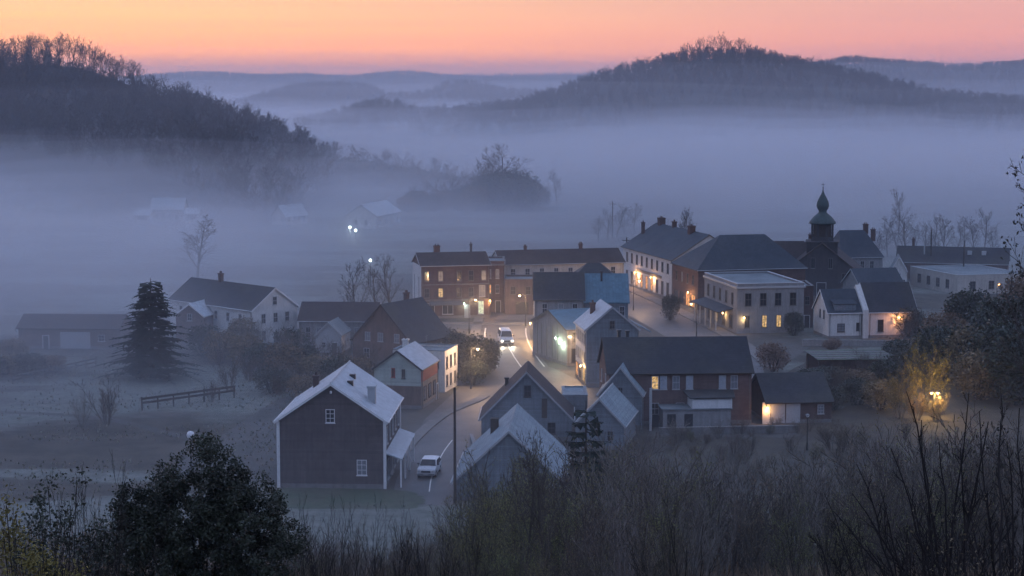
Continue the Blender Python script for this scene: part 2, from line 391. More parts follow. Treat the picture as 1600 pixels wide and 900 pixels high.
hill('left', [(-420, 110, 1120), (-250, 82, 1110), (-100, 66, 1090), (0, 62, 1080), (60, 57, 1070), (110, 61, 1060), (160, 82, 1050), (215, 104, 1030), (290, 126, 990), (350, 146, 950), (400, 166, 910), (450, 190, 870), (500, 214, 830), (550, 236, 800)], 44, 330, 420, 14)
hill('right', [(560, 186, 1640), (640, 175, 1620), (700, 166, 1610), (760, 152, 1600), (830, 134, 1580), (880, 115, 1560), (930, 99, 1550), (1000, 79, 1540), (1050, 68, 1530), (1090, 59, 1530), (1170, 59, 1530), (1215, 68, 1530), (1260, 77, 1530), (1320, 90, 1540), (1380, 106, 1540), (1450, 124, 1540), (1520, 130, 1540), (1600, 136, 1540), (1800, 140, 1540)], 32, 300, 420, 16)
hill('middle', [(400, 198, 1700), (460, 184, 1700), (500, 174, 1690), (555, 158, 1680), (585, 147, 1680), (625, 152, 1680), (665, 163, 1690), (720, 158, 1700), (800, 150, 1720), (900, 148, 1750), (1000, 150, 1780)], 26, 300, 300, 18)
hill('mound', [(370, 152, 2700), (430, 133, 2700), (480, 123, 2700), (540, 121, 2700), (580, 127, 2700), (610, 140, 2700), (660, 136, 2700), (700, 121, 2700), (740, 119, 2700), (790, 131, 2700), (900, 134, 2700)], 18, 350, 350, 30)
hill('east', [(1250, 96, 2800), (1290, 89, 2800), (1330, 82, 2800), (1380, 87, 2800), (1450, 91, 2800), (1500, 94, 2800), (1560, 90, 2800), (1600, 88, 2800), (1800, 86, 2800)], 16, 350, 350, 35)
hill('far', [(100, 124, 5000), (200, 118, 5000), (250, 112, 5000), (300, 109, 5000), (350, 110, 5000), (400, 114, 5000), (480, 112, 5000), (540, 117, 5000), (600, 110, 5000), (640, 107, 5000), (690, 113, 5000), (740, 117, 5000), (850, 115, 5000), (1000, 113, 5000), (1150, 112, 5000)], 9, 600, 600, 60)
hill('farthest', [(-300, 122, 7500), (0, 120, 7500), (300, 118, 7500), (500, 116, 7500), (800, 114, 7500), (1100, 110, 7500), (1500, 112, 7500), (1900, 112, 7500)], 5, 700, 700, 120)
# ------------------------------------------------------------ roads, pavements, markings
M['asphalt'] = surf('worn_asphalt', (0.105, 0.103, 0.10), 0.62, 0.3, 0.35, None, 0.2, spec=0.35, tint=(0.07, 0.069, 0.068), coords='Object')
M['paving'] = surf('pale_paving', (0.19, 0.18, 0.168), 0.85, 0.28, 0.6, None, 0.2, coords='Object', tint=(0.15, 0.145, 0.135))
M['yard'] = surf('yard_gravel', (0.095, 0.09, 0.082), 0.9, 0.3, 0.5, None, 0.3, coords='Object', tint=(0.07, 0.07, 0.06))
M['lawn'] = surf('short_grass', (0.075, 0.098, 0.062), 0.95, 0.3, 0.7, None, 0.4, coords='Object', tint=(0.10, 0.105, 0.075))
M['paint'] = surf('road_paint', (0.72, 0.71, 0.66), 0.6, 0.25, 2.0, None, 0.0)
def smooth_line(pts, n=8):
    out = []
    for i in range(len(pts) - 1):
        p0, p1, p2, p3 = (Vector(pts[max(i - 1, 0)]), Vector(pts[i]), Vector(pts[i + 1]), Vector(pts[min(i + 2, len(pts) - 1)]))
        for k in range(n):
            t = k / n
            out.append(0.5 * ((2 * p1) + (p2 - p0) * t + (2 * p0 - 5 * p1 + 4 * p2 - p3) * t * t + (3 * p1 - p0 - 3 * p2 + p3) * t ** 3))
    return out + [Vector(pts[-1])]
def offset(line, d):
    out = []
    for i, p in enumerate(line):
        t = (line[min(i + 1, len(line) - 1)] - line[max(i - 1, 0)]).normalized()
        out.append(p + Vector((t.y, -t.x)) * d)          # d > 0: to the right of travel
    return out
def strip(name, line, a, b, z, mat, thick=0.0, kind='structure'):
    l, r = offset(line, a), offset(line, b); n = len(line); mb = MB()
    vs = [(p.x, p.y, z + 0) for p in l] + [(p.x, p.y, z) for p in r]
    fs = [(i, n + i, n + i + 1, i + 1) for i in range(n - 1)]
    if thick:
        vs += [(p.x, p.y, z - thick) for p in l] + [(p.x, p.y, z - thick) for p in r]
        fs += [(i + 1, i + 1 + 2 * n, i + 2 * n, i) for i in range(n - 1)] + [(n + i, 3 * n + i, 3 * n + i + 1, n + i + 1) for i in range(n - 1)]
        fs += [(0, 2 * n, 3 * n, n), (n - 1, 2 * n - 1, 4 * n - 1, 3 * n - 1)]
    mb.add(vs, fs); o = mb.build(name, mat); tag(o, kind=kind); return o
def patch(name, pts, z, mat):
    mb = MB(); mb.add([(x, y, z) for x, y in pts], [tuple(range(len(pts)))]); o = mb.build(name, mat); tag(o, kind='structure'); return o
P2 = lambda *a: [P(x, y) for x, y in a]
# town yards
patch('yard', [(-36, 193), (-10, 184), (6, 190), (30, 205), (34, 216), (36, 262), (48, 296), (40, 304), (33, 335), (22, 400), (-22, 400), (-38, 345), (-40, 300), (-20, 262), (-30, 240)], 0.004, M['yard'])
main_road = smooth_line([P(795, 470), P(792, 500), P(790, 525), P(800, 552), P(826, 588), P(868, 632), P(930, 700)])
hotel_road = smooth_line([(8, 236), (15, 240), (24, 247), (30.5, 262), (30, 290), (24.5, 330), (16, 380), (11, 420)])
village_lane = smooth_line([P(640, 860), P(668, 780), P(676, 742), (-7.0, 210), (-4.0, 228), (1.0, 244), P(806, 572)])
cross_road = smooth_line([(-80, 322), (-50, 318), (-25, 315), (-8, 313.5), (6, 313)])
strip('road', cross_road, -3.2, 3.2, 0.008, M['asphalt'])
strip('road', hotel_road, -4.4, 4.4, 0.012, M['asphalt'])
strip('road', village_lane, -3.5, 3.5, 0.016, M['asphalt'])
strip('road', main_road, -3.9, 3.9, 0.020, M['asphalt'])
patch('road', [(-12.2, 196), (-4.6, 193), (-1, 208), (1.5, 226), (9, 234), (13.5, 243), (9, 256), (5.6, 268), (-5, 268), (-7.2, 248), (-10.4, 226)], 0.010, M['asphalt'])
M['rough'] = surf('rough_ground', (0.058, 0.052, 0.040), 0.95, 0.4, 0.5, None, 0.5, coords='Object', tint=(0.085, 0.075, 0.055))
rgr = random.Random(4); rl = smooth_line([(5, 184), (50, 183), (95, 184), (112, 262), (70, 286), (58, 284), (40, 268), (35.5, 240), (34, 219), (29, 214), (12, 214), (7, 196), (5, 184)], 8)[:-1]
patch('rough_ground', [(p.x + rgr.gauss(0, .5), max(183, p.y + rgr.gauss(0, .5))) for p in rl], 0.028, M['rough'])
for d in (-3.3, 0.0, 3.3):
    strip('road_marking', main_road[12:30], d - 0.10, d + 0.10, 0.025, M['paint'])
strip('road_marking', cross_road[8:], -3.05, -2.9, 0.025, M['paint'])
strip('road_marking', village_lane[10:26], -0.06, 0.06, 0.025, M['paint'])
strip('pavement', main_road[6:26], 4.0, 5.6, 0.12, M['paving'], 0.12)
strip('pavement', village_lane[20:40], -5.0, -3.6, 0.12, M['paving'], 0.12)
strip('pavement', village_lane[12:34], 3.6, 4.7, 0.12, M['paving'], 0.12)
strip('pavement', hotel_road[26:], 4.5, 6.9, 0.12, M['paving'], 0.12)
strip('pavement', cross_road[6:], -4.8, -3.3, 0.12, M['paving'], 0.12)
patch('pavement', [(-3, 322), (4, 321), (5, 330), (-2, 331)], 0.13, M['paving'])
rgl = random.Random(8); lp = smooth_line([(-23.5, 179), (-18, 176.5), (-13, 175.5), (-9, 178), (-8.6, 182), (-11, 185.4), (-17, 186.2), (-23, 186.4), (-23.5, 179)], 7)[:-1]
patch('lawn', [(p.x + rgl.gauss(0, .18), p.y + rgl.gauss(0, .25)) for p in lp], 0.030, M['lawn'])
# lane edge on the left meadow and paths
path = smooth_line([(-75, 232), (-52, 228), (-38, 215), (-27, 205)]); strip('path', path, -0.8, 0.8, 0.006, M['yard'])
# ------------------------------------------------------------ buildings
_wcache = {}
def window_meshes(w, h, style):
    key = (round(w, 2), round(h, 2), style)
    if key in _wcache: return _wcache[key]
    f = MB(); t = 0.07 if style != 'shop' else 0.09
    # outer frame, butted
    f.box(-w / 2, -w / 2 + t, -0.07, 0.0, 0, h); f.box(w / 2 - t, w / 2, -0.07, 0.0, 0, h)
    f.box(-w / 2 + t, w / 2 - t, -0.07, 0.0, h - t, h); f.box(-w / 2 + t, w / 2 - t, -0.07, 0.0, 0, t)
    f.box(-w / 2 - 0.06, w / 2 + 0.06, -0.14, 0.0, -0.08, -0.003)
    g = 0.02
    if style == 'sash':
        f.box(-w / 2 + t, w / 2 - t, -0.06, -0.025, h * 0.5 - 0.03, h * 0.5 + 0.03); f.box(-0.018, 0.018, -0.055, -0.025, t, h * 0.5 - 0.03); f.box(-0.018, 0.018, -0.055, -0.025, h * 0.5 + 0.03, h - t)
    elif style == 'six':
        for z in (h / 3, 2 * h / 3): f.box(-w / 2 + t, w / 2 - t, -0.055, -0.025, z - 0.025, z + 0.025)
        f.box(-0.025, 0.025, -0.062, -0.025, t, h - t)
    elif style == 'shop':
        n = max(2, round(w / 1.0))
        for i in range(1, n): x = -w / 2 + w * i / n; f.box(x - 0.04, x + 0.04, -0.06, -0.025, t, h - t)
    elif style == 'tall': f.box(-0.03, 0.03, -0.055, -0.025, t, h - t)
    p = MB(); p.box(-w / 2 + t, w / 2 - t, -0.022, -0.004, t, h - t)
    _wcache[key] = (f.mesh('window_frame'), p.mesh('pane')); return _wcache[key]
FACES = {'A': ((-1, 0), (0, -1)), 'B': ((1, 0), (0, 1)), 'L': ((0, 1), (-1, 0)), 'R': ((0, -1), (1, 0))}
def on_face(root, face, L, W, u, z):
    (nx, ny), (ux, uy) = FACES[face]
    hx, hy = (L / 2, 0) if face in 'AB' else (0, W / 2)
    ox, oy = nx * (hx + 0.004) + ux * u, ny * (hy + 0.004) + uy * u
    if face in 'LR': ox, oy = ux * u, ny * (W / 2 + 0.004)
    else: ox, oy = nx * (L / 2 + 0.004), uy * u
    rz = math.atan2(uy, ux)
    return (ox, oy, z), rz
def window(root, face, L, W, u, z, w, h, style='sash', glass='glass', frame='fascia_pale', name='window'):
    fm, pm = window_meshes(w, h, style)
    loc, rz = on_face(root, face, L, W, u, z)
    def inst(nm, me, mat, parent, loc, rz):
        key = (me.name, mat.name)
        if key not in _wcache:
            c = me.copy(); c.materials.clear(); c.materials.append(mat); _wcache[key] = c
        return link(nm, _wcache[key], None, parent, loc, rz)
    o = inst(name, fm, M[frame], root, loc, rz)
    inst('pane', pm, M[glass], o, (0, 0, 0), 0)
    return o
def door(root, face, L, W, u, w=1.0, h=2.1, mat='trim_dark', frame='trim', name='door', z=0.0):
    loc, rz = on_face(root, face, L, W, u, z)
    d = MB(); d.box(-w / 2 + .08, w / 2 - .08, -0.05, 0, 0.02, h - .08)
    o = d.build(name, M[mat], root, loc, rz)
    f = MB(); f.box(-w / 2, -w / 2 + .08, -0.08, 0, 0, h); f.box(w / 2 - .08, w / 2, -0.08, 0, 0, h); f.box(-w / 2 + .08, w / 2 - .08, -0.08, 0, h - .08, h)
    f.build('door_frame', M[frame], o)
    k = MB(); k.box(w / 2 - .22, w / 2 - .15, -0.11, -0.05, 1.0, 1.12); k.build('handle', M['metal_grey'], o)
    return o
def panel(root, face, L, W, u, z, w, h, mat, name, depth=0.06, out=0.0):
    loc, rz = on_face(root, face, L, W, u, z)
    d = MB(); d.box(-w / 2, w / 2, -depth - out, -out, 0, h); return d.build(name, M[mat], root, loc, rz)
def chimney(root, x, y, z0, z1, s=0.7, mat='brick_dark', pots=2):
    c = MB(); c.box(x - s / 2, x + s / 2, y - s * .4, y + s * .4, z0, z1 - .18); c.box(x - s / 2 - .08, x + s / 2 + .08, y - s * .4 - .08, y + s * .4 + .08, z1 - .177, z1)
    o = c.build('chimney', M[mat], root)
    for i in range(pots):
        q = MB(); xx = x + (i - (pots - 1) / 2) * s * .45; q.tube([(xx, y, z1 - .01), (xx, y, z1 + .35)], [.11, .09], 8); q.build('chimney_pot', M['brick_dark'], o)
    return o
def wall_lamp(root, face, L, W, u, z, bulb, power, color, rad=0.12, out=0.45):
    """bracket, glass and the light it gives"""
    loc, rz = on_face(root, face, L, W, u, z)
    b = MB(); b.box(-.04, .04, -out, 0, .16, .22); b.box(-.09, .09, -.03, 0, .05, .33)
    o = b.build('wall_lamp', M['metal_dark'], root, loc, rz)
    g = MB(); g.lathe([(.03, .15), (rad * .9, .08), (rad, -.02), (rad * .7, -.12), (.02, -.15)], (0, -out), 10); g.build('lamp_glass', M[bulb], o, smooth=True)
    ld = bpy.data.lights.new('lamp_light', 'POINT'); ld.energy = power; ld.color = color; ld.shadow_soft_size = 0.15
    lo = bpy.data.objects.new('lamp_light', ld); COL.objects.link(lo); lo.parent = o; lo.location = (0, -out - .02, -.34)
    return o
def ridge_frame(a, b, z):
    a = P(a[0], a[1], z) if len(a) == 2 else a[:2]; b = P(b[0], b[1], z) if len(b) == 2 else b[:2]
    d = Vector(b) - Vector(a); return ((a[0] + b[0]) / 2, (a[1] + b[1]) / 2), math.atan2(d.y, d.x), d.length
def house(name, label, a, b, zr, eave, W, wall, roof, cat='house', L=None, over=0.3, rake=0.25, thick=0.16, hip=(0, 0), fascia='fascia_pale', ridge_cap=None, group=None, plinth=True, base=-0.25, gutters=True, corner=None):
    """gabled (or hipped) house from its ridge: a, b are the ridge ends; +x runs a->b"""
    c, rz, len_ = ridge_frame(a, b, zr); L = L or len_
    root = empty(name, (c[0], c[1], 0), rz); tag(root, label, cat, group)
    hx, hy = L / 2, W / 2; w = MB()
    zA = zr if hip[0] == 0 else eave; zB = zr if hip[1] == 0 else eave
    rise = zr - eave; drop = 0.10      # wall tops tucked under the roof
    vs = [(-hx, -hy, base), (hx, -hy, base), (hx, hy, base), (-hx, hy, base), (-hx, -hy, eave - drop), (hx, -hy, eave - drop), (hx, hy, eave - drop), (-hx, hy, eave - drop)]
    fs = [(0, 1, 5, 4), (2, 3, 7, 6)]
    if hip[0] == 0: vs.append((-hx, 0, zr - drop - .04)); fs.append((3, 0, 4, len(vs) - 1, 7))
    else: fs.append((3, 0, 4, 7))
    if hip[1] == 0: vs.append((hx, 0, zr - drop - .04)); fs.append((1, 2, 6, len(vs) - 1, 5))
    else: fs.append((1, 2, 6, 5))
    w.add(vs, fs); w.build('wall', M[wall], root)
    if plinth:
        p = MB(); e = .05
        p.box(-hx - e, hx + e, -hy - e, -hy - .003, base, .45); p.box(-hx - e, hx + e, hy + .003, hy + e, base, .45)
        p.box(-hx - e, -hx - .003, -hy - .003, hy + .003, base, .45); p.box(hx + .003, hx + e, -hy - .003, hy + .003, base, .45)
        p.build('plinth', M['stone'], root)
    sl = rise / hy; ex = over; r = MB(); ze = eave - sl * ex
    xa = -hx - rake if hip[0] == 0 else -hx - over; xb = hx + rake if hip[1] == 0 else hx + over
    ra = xa if hip[0] == 0 else -hx + hip[0]; rb = xb if hip[1] == 0 else hx - hip[1]
    t = thick
    for s in (-1, 1):
        q = [(xa, s * (hy + ex), ze), (xb, s * (hy + ex), ze), (rb, 0, zr), (ra, 0, zr)]
        if s > 0: q = [q[1], q[0], q[3], q[2]]
        lo = [(x, y, z - t) for x, y, z in q]
        r.add(q + lo, [(0, 1, 2, 3), (7, 6, 5, 4), (0, 4, 5, 1), (1, 5, 6, 2), (3, 7, 4, 0)])
    for k, (hp, xe, rr) in enumerate(((hip[0], xa, ra), (hip[1], xb, rb))):
        if hp:
            q = [(xe, hy + ex, ze), (xe, -hy - ex, ze), (rr, 0, zr)]
            if k: q = [q[1], q[0], q[2]]
            lo = [(x, y, z - t) for x, y, z in q]; r.add(q + lo, [(0, 1, 2), (5, 4, 3), (0, 3, 4, 1)])
    ro = r.build('roof', M[roof], root)
    if ridge_cap:
        q = MB(); q.tube([(ra, 0, zr + .02), (rb, 0, zr + .02)], [.09, .09], 6); q.build('ridge_cap', M[ridge_cap], ro)
    if fascia:
        for s in (-1, 1):
            for k, (hp, xe) in enumerate(((hip[0], xa), (hip[1], xb))):
                if hp: continue
                o = .035 * (-1 if k == 0 else 1); q = MB(); x0, x1 = sorted((xe + .004 * (1 if o > 0 else -1), xe + o))
                pts = [(s * (hy + ex), ze + .012), (0, zr + .012), (0, zr - t - .1), (s * (hy + ex), ze - t - .1)]
                q.add([(x0, y, z) for y, z in pts] + [(x1, y, z) for y, z in pts], [(0, 1, 2, 3), (7, 6, 5, 4), (0, 4, 5, 1), (1, 5, 6, 2), (2, 6, 7, 3), (3, 7, 4, 0)])
                q.build('barge_board', M[fascia], ro)
            if gutters:
                q = MB(); y = s * (hy + ex + .06); q.tube([(xa, y, ze - .06), (xb, y, ze - .06)], [.07, .07], 6); q.build('gutter', M[fascia], ro)
    if fascia and gutters and eave > 3.5:
        for sx, sy in ((-1, -1), (1, -1), (-1, 1)):
            if hip[0 if sx < 0 else 1]: continue
            q = MB(); x = sx * (hx - .22); q.tube([(x, sy * (hy + ex + .04), ze - .1), (x, sy * (hy + .09), ze - .45), (x, sy * (hy + .09), .1)], [.045, .045, .045], 6); q.build('downpipe', M['wood_grey' if corner is None else corner], root)
    if corner:
        for sx in (-1, 1):
            for sy in (-1, 1):
                q = MB(); q.box(sx * hx - .14, sx * hx + .14, sy * hy - .14, sy * hy + .14, base, eave - .3); q.build('corner_board', M[corner], root)
    root_info[root.name] = (L, W, zr, eave); return root, L, W
root_info = {}
def flat_building(name, label, a, b, W, h, wall, roof='felt', cat='building', parapet=0.35, cornice=None, coping='fascia_pale', side=1, base=-0.25):
    """flat-roofed block; a-b is the base line of its left ('L' when side=1: body lies to the right of a->b)"""
    d = Vector(b) - Vector(a); L = d.length; rz = math.atan2(d.y, d.x); n = Vector((d.y, -d.x)).normalized() * side
    c = (Vector(a) + Vector(b)) / 2 + n * W / 2
    root = empty(name, (c.x, c.y, 0), rz); tag(root, label, cat)
    hx, hy = L / 2, W / 2; w = MB(); w.box(-hx, hx, -hy, hy, base, h - parapet); w.build('wall', M[wall], root)
    p = MB(); t = .25
    p.box(-hx, hx, -hy, -hy + t, h - parapet + .003, h); p.box(-hx, hx, hy - t, hy, h - parapet + .003, h); p.box(-hx, -hx + t, -hy + t, hy - t, h - parapet + .003, h); p.box(hx - t, hx, -hy + t, hy - t, h - parapet + .003, h)
    po = p.build('parapet', M[wall], root)
    r = MB(); r.box(-hx + t + .003, hx - t - .003, -hy + t + .003, hy - t - .003, h - parapet + .004, h - parapet + .09); r.build('roof', M[roof], root)
    q = MB(); e = .06; z0, z1 = h + .003, h + .09
    q.box(-hx - e, hx + e, -hy - e, -hy + t + e, z0, z1); q.box(-hx - e, hx + e, hy - t - e, hy + e, z0, z1); q.box(-hx - e, -hx + t + e, -hy + t + e + .002, hy - t - e - .002, z0, z1); q.box(hx - t - e, hx + e, -hy + t + e + .002, hy - t - e - .002, z0, z1)
    q.build('coping', M[coping], po)
    if cornice:
        q = MB(); e = .22; z0, z1 = h - .75, h - .45
        q.box(-hx - e, hx + e, -hy - e, -hy - .003, z0, z1); q.box(-hx - e, hx + e, hy + .003, hy + e, z0, z1); q.box(-hx - e, -hx - .003, -hy - .003, hy + .003, z0, z1); q.box(hx + .003, hx + e, -hy - .003, hy + .003, z0, z1)
        q.build('cornice', M[cornice], root)
    return root, L, W
def row(root, f, L, W, us, z, w, h, style='sash', glass='glass', frame='fascia_pale', alt=None):
    for i, u in enumerate(us):
        window(root, f, L, W, u, z, w, h, style, alt[i] if alt and i in alt else glass, frame)
def spread(n, span): return [(-0.5 + (i + .5) / n) * span for i in range(n)]

# 1 the plum brick house at the foot of the slope
o, L_, W_ = house('brick_house', 'tall plum brick house with pale frosted roof and white corner boards beside the lane', (517, 598), (546, 565), 10.6, 7.0, 10.6, 'brick_plum', 'pale_metal', over=.35, rake=.35, fascia='trim', corner='trim', ridge_cap='fascia_pale')
window(o, 'A', L_, W_, -0.1, 6.6, .9, 1.35, 'six', 'glass', 'trim'); window(o, 'A', L_, W_, 3.0, 1.35, 1.0, 1.55, 'six', 'curtain', 'trim')
row(o, 'R', L_, W_, spread(5, L_ - 1), 4.2, .9, 1.7, 'sash', alt={2: 'curtain'}); row(o, 'R', L_, W_, [-4.5, -1.6, 1.6, 4.5], .5, 1.6, 2.0, 'shop', 'glass')
door(o, 'R', L_, W_, 0, 1.1, 2.3)
row(o, 'L', L_, W_, spread(4, L_ - 2), 4.3, .9, 1.6); row(o, 'L', L_, W_, spread(4, L_ - 2), 1.0, .9, 1.6)
q = MB(); q.slab((-L_ / 2 + .3, -W_ / 2 - .01, 3.55), (L_ / 2 - .3, -W_ / 2 - .01, 3.55), (L_ / 2 - .3, -W_ / 2 - 1.7, 2.95), (-L_ / 2 + .3, -W_ / 2 - 1.7, 2.95), .12); pr = q.build('porch_roof', M['pale_metal'], o)
for u in (-L_ / 2 + .6, -2.2, 2.2, L_ / 2 - .6):
    q = MB(); q.box(u - .08, u + .08, -W_ / 2 - 1.6, -W_ / 2 - 1.44, -.2, 2.86); q.build('porch_post', M['trim'], o)
chimney(o, L_ / 2 - 3.2, 3.1, 7.6, 9.6, .7, 'brick_dark', 1)
chimney(o, -3.4, -3.6, 7.5, 9.75, .95, 'fascia_pale', 0)
for x, y in ((1.2, -1.1), (-2.3, -1.3)):
    q = MB(); zz = 10.6 - abs(y) * 3.6 / 5.3; q.box(x - .28, x + .28, y - .3, y + .3, zz - .25, zz + .33); q.build('roof_vent', M['metal_dark'], o)
q = MB(); q.lathe([(.12, 9.55), (.12, 9.75), (.05, 9.8)], (-L_ / 2 - .12, 0), 8); q.build('gable_vent', M['trim'], o)

# 2 sage gabled house with the red upper wall
o, L_, W_ = house('boarded_house', 'small sage boarded house with pale roof and red side wall', (621, 547), (648, 533), 7.3, 5.1, 6.0, 'sage', 'pale_metal', over=.2, rake=.2, fascia='trim_dark')
panel(o, 'R', L_, W_, 0, 3.35, L_ + .02, 1.55, 'red_boards', 'red_cladding', .05)
panel(o, 'R', L_, W_, 0, 0.46, L_ + .01, 2.85, 'tan', 'shopfront', .04); panel(o, 'A', L_, W_, 0, 0.46, W_ + .01, 2.4, 'brown', 'lower_wall', .04)
window(o, 'A', L_, W_, -.55, 3.9, .45, 1.15, 'tall', 'glass', 'red_boards'); window(o, 'A', L_, W_, .75, 3.8, .45, 1.15, 'tall', 'glass', 'wood_grey')
for u in (-2.6, -.2, 2.2):
    w_ = window(o, 'R', L_, W_, u, 1.0, 1.2, 1.7, 'shop', 'curtain', 'wood_dark'); w_.location.y -= .05
door(o, 'R', L_, W_, 3.6, .95, 2.1).location.y -= .05
# 3 white flat-roofed building behind it
a, b = P(695, 549, 5.4), P(711, 541, 5.4)
d = (Vector(b) - Vector(a)).normalized(); b = tuple(Vector(a) + d * 6.2)
o, L_, W_ = flat_building('flat_roofed_house', 'white flat-roofed building with tall street windows behind the sage boarded house', a, b, 7.0, 5.4, 'white', side=-1, coping='felt')
row(o, 'R', L_, W_, [-2.1, -.3, 1.7], 3.0, .75, 1.6, 'sash', 'glass', 'stone'); row(o, 'R', L_, W_, [-2.1, -.3, 1.7], .7, .75, 1.5, 'sash', 'glass', 'stone')
row(o, 'A', L_, W_, [-1.8, 2.4], 3.0, .75, 1.5)
chimney(o, -.5, 2.6, 5.0, 6.5, .8, 'white', 1)
q = MB(); q.tube([(1.4, .3, 5.1), (1.4, .3, 7.0)], [.03, .02], 5); q.tube([(.6, .3, 6.7), (2.2, .3, 6.7)], [.02, .02], 4); q.tube([(.9, .3, 6.4), (1.9, .3, 6.4)], [.02, .02], 4); q.build('aerial', M['metal_grey'], o)

# 4 brown gabled house with the big slate roof
o, L_, W_ = house('brown_house', 'brown gabled house under a large steep dark slate roof', (596, 475), (658, 464), 8.7, 3.6, 10.0, 'brown', 'slate', fascia='wood_dark', over=.3)
row(o, 'A', L_, W_, [-2.4, -.2, 2.6], 3.3, .9, 1.25, 'sash', 'curtain', 'fascia_pale'); row(o, 'A', L_, W_, [-2.6, 2.4], .8, 1.0, 1.4, 'sash')
row(o, 'R', L_, W_, spread(3, L_ - 2), 1.2, .9, 1.4)
chimney(o, 2.5, .8, 8.0, 9.6, .7)
# 5 long low brown-roofed house to its left, and a pale shed before it
o, L_, W_ = house('long_low_house', 'long low house with dark brown roof and grey walls left of the brown gabled house', (474, 471), (592, 472), 6.7, 4.4, 8.0, 'grey', 'slate_brown', over=.35)
row(o, 'R', L_, W_, [-4.4, -2.8, 1.6, 3.0, 4.6], 1.6, .8, 1.7, 'sash', alt={1: 'curtain', 3: 'curtain'}); door(o, 'R', L_, W_, -.6)
c = P(513, 501, 5.2)
o, L_, W_ = house('shed', 'small pale blue-grey gabled shed before the long low house', (c[0], c[1], 0), (c[0] + .8, c[1] + 6, 0), 5.0, 3.2, 3.9, 'fascia_pale', 'felt', cat='shed', over=.15, fascia='fascia_pale', gutters=False)
door(o, 'A', L_, W_, .9, .9, 2.0); window(o, 'A', L_, W_, -.7, 1.2, .6, .8)
# 6 big white house in the mist on the left
o, L_, W_ = house('white_house', 'large white gabled house with long dark roof beside the tall spruce', (429, 449), (300, 433), 8.9, 5.9, 8.6, 'white', 'slate', over=.35, fascia='trim')
row(o, 'A', L_, W_, [0], 6.2, .8, 1.3); row(o, 'A', L_, W_, [-2.2, 0.1, 2.3], 3.5, .8, 1.5); row(o, 'A', L_, W_, [-2.2, 2.3], .8, .8, 1.6); door(o, 'A', L_, W_, .1)
row(o, 'L', L_, W_, spread(6, L_ - 3), 3.5, .8, 1.4); row(o, 'L', L_, W_, spread(6, L_ - 3), .8, .8, 1.5); chimney(o, 3, 0, 8.5, 10.1)
c = P(296, 474, 6.3)
o, L_, W_ = house('annex', 'pale-roofed gabled annex in front of the large white house', (c[0], c[1], 0), (c[0] + 1.5, c[1] + 6, 0), 6.3, 4.6, 4.6, 'brown', 'pale_metal', cat='house', over=.3, fascia='trim', gutters=False)
window(o, 'A', L_, W_, 0, 3.6, .8, 1.1); door(o, 'A', L_, W_, .2)
# 7 long shed far left
o, L_, W_ = house('long_shed', 'long low shed with dark roof and pale garage door at the meadow edge', (40, 490), (195, 491), 4.9, 3.4, 7.5, 'brown', 'slate_brown', cat='shed', over=.5, fascia='wood_dark')
panel(o, 'R', L_, W_, 1.0, .1, 4.6, 2.5, 'fascia_pale', 'garage_door'); door(o, 'R', L_, W_, -3.5); window(o, 'R', L_, W_, 5, 1.2, 1, 1)

# 11 brick row on the cross road
o, L_, W_ = house('brick_row', 'three-storey dark brick row with one white gable end at the far crossroads', (XD(652, 328), 328, 0), (XD(757, 330.5), 330.5, 0), 11.0, 9.2, 9.0, 'brick_dark', 'slate_brown', over=.3, cat='building')
panel(o, 'A', L_, W_, 0, .5, W_ + .02, 8.5, 'white', 'white_gable_wall', .05)
for u, z, h in ((-2.4, 1.2, 5.8), (2.3, 1.2, 5.8)): panel(o, 'A', L_, W_, u, z, .6, h, 'grey', 'pilaster', .03, .055)
row(o, 'R', L_, W_, [-5, -2.6, .6, 2.7, 4.9], 6.4, .85, 1.75, 'sash', 'glass', 'wood_grey', alt={1: 'curtain', 4: 'curtain'}); row(o, 'R', L_, W_, [-5, -2.6, .6, 2.7], 3.6, .85, 1.6, 'sash', 'glass', 'wood_grey', alt={1: 'lit_warm'})
row(o, 'R', L_, W_, [-4.6, -1.4], .7, 1.9, 2.0, 'shop', 'glass'); window(o, 'R', L_, W_, 4.4, .6, 1.0, 2.3, 'six', 'lit_pale'); window(o, 'R', L_, W_, 4.6, 3.6, 1.1, 2.0, 'sash', 'curtain')
panel(o, 'R', L_, W_, 2.0, .0, 1.0, 2.3, 'fascia_pale', 'door'); panel(o, 'R', L_, W_, 0, 3.0, L_ - .4, .3, 'wood_grey', 'shop_sign_band', .12); panel(o, 'R', L_, W_, 0, 5.75, L_ - .2, .14, 'stone', 'string_course', .08)
chimney(o, -2.4, .4, 10.6, 12.1, 1.0); chimney(o, 3.6, .3, 10.6, 12.3, .35, 'metal_dark', 1)
q = MB(); q.slab((-4.6, -W_ / 2 - .01, 3.0), (1.0, -W_ / 2 - .01, 3.0), (1.0, -W_ / 2 - 1.8, 2.5), (-4.6, -W_ / 2 - 1.8, 2.5), .08); q.build('awning', M['wood_grey'], o)
wall_lamp(o, 'R', L_, W_, 5.9, 2.9, 'bulb_amber', 240, (1, .45, .15)); wall_lamp(o, 'R', L_, W_, 1.4, 2.5, 'bulb_green', 60, (.8, 1, .8), .08)
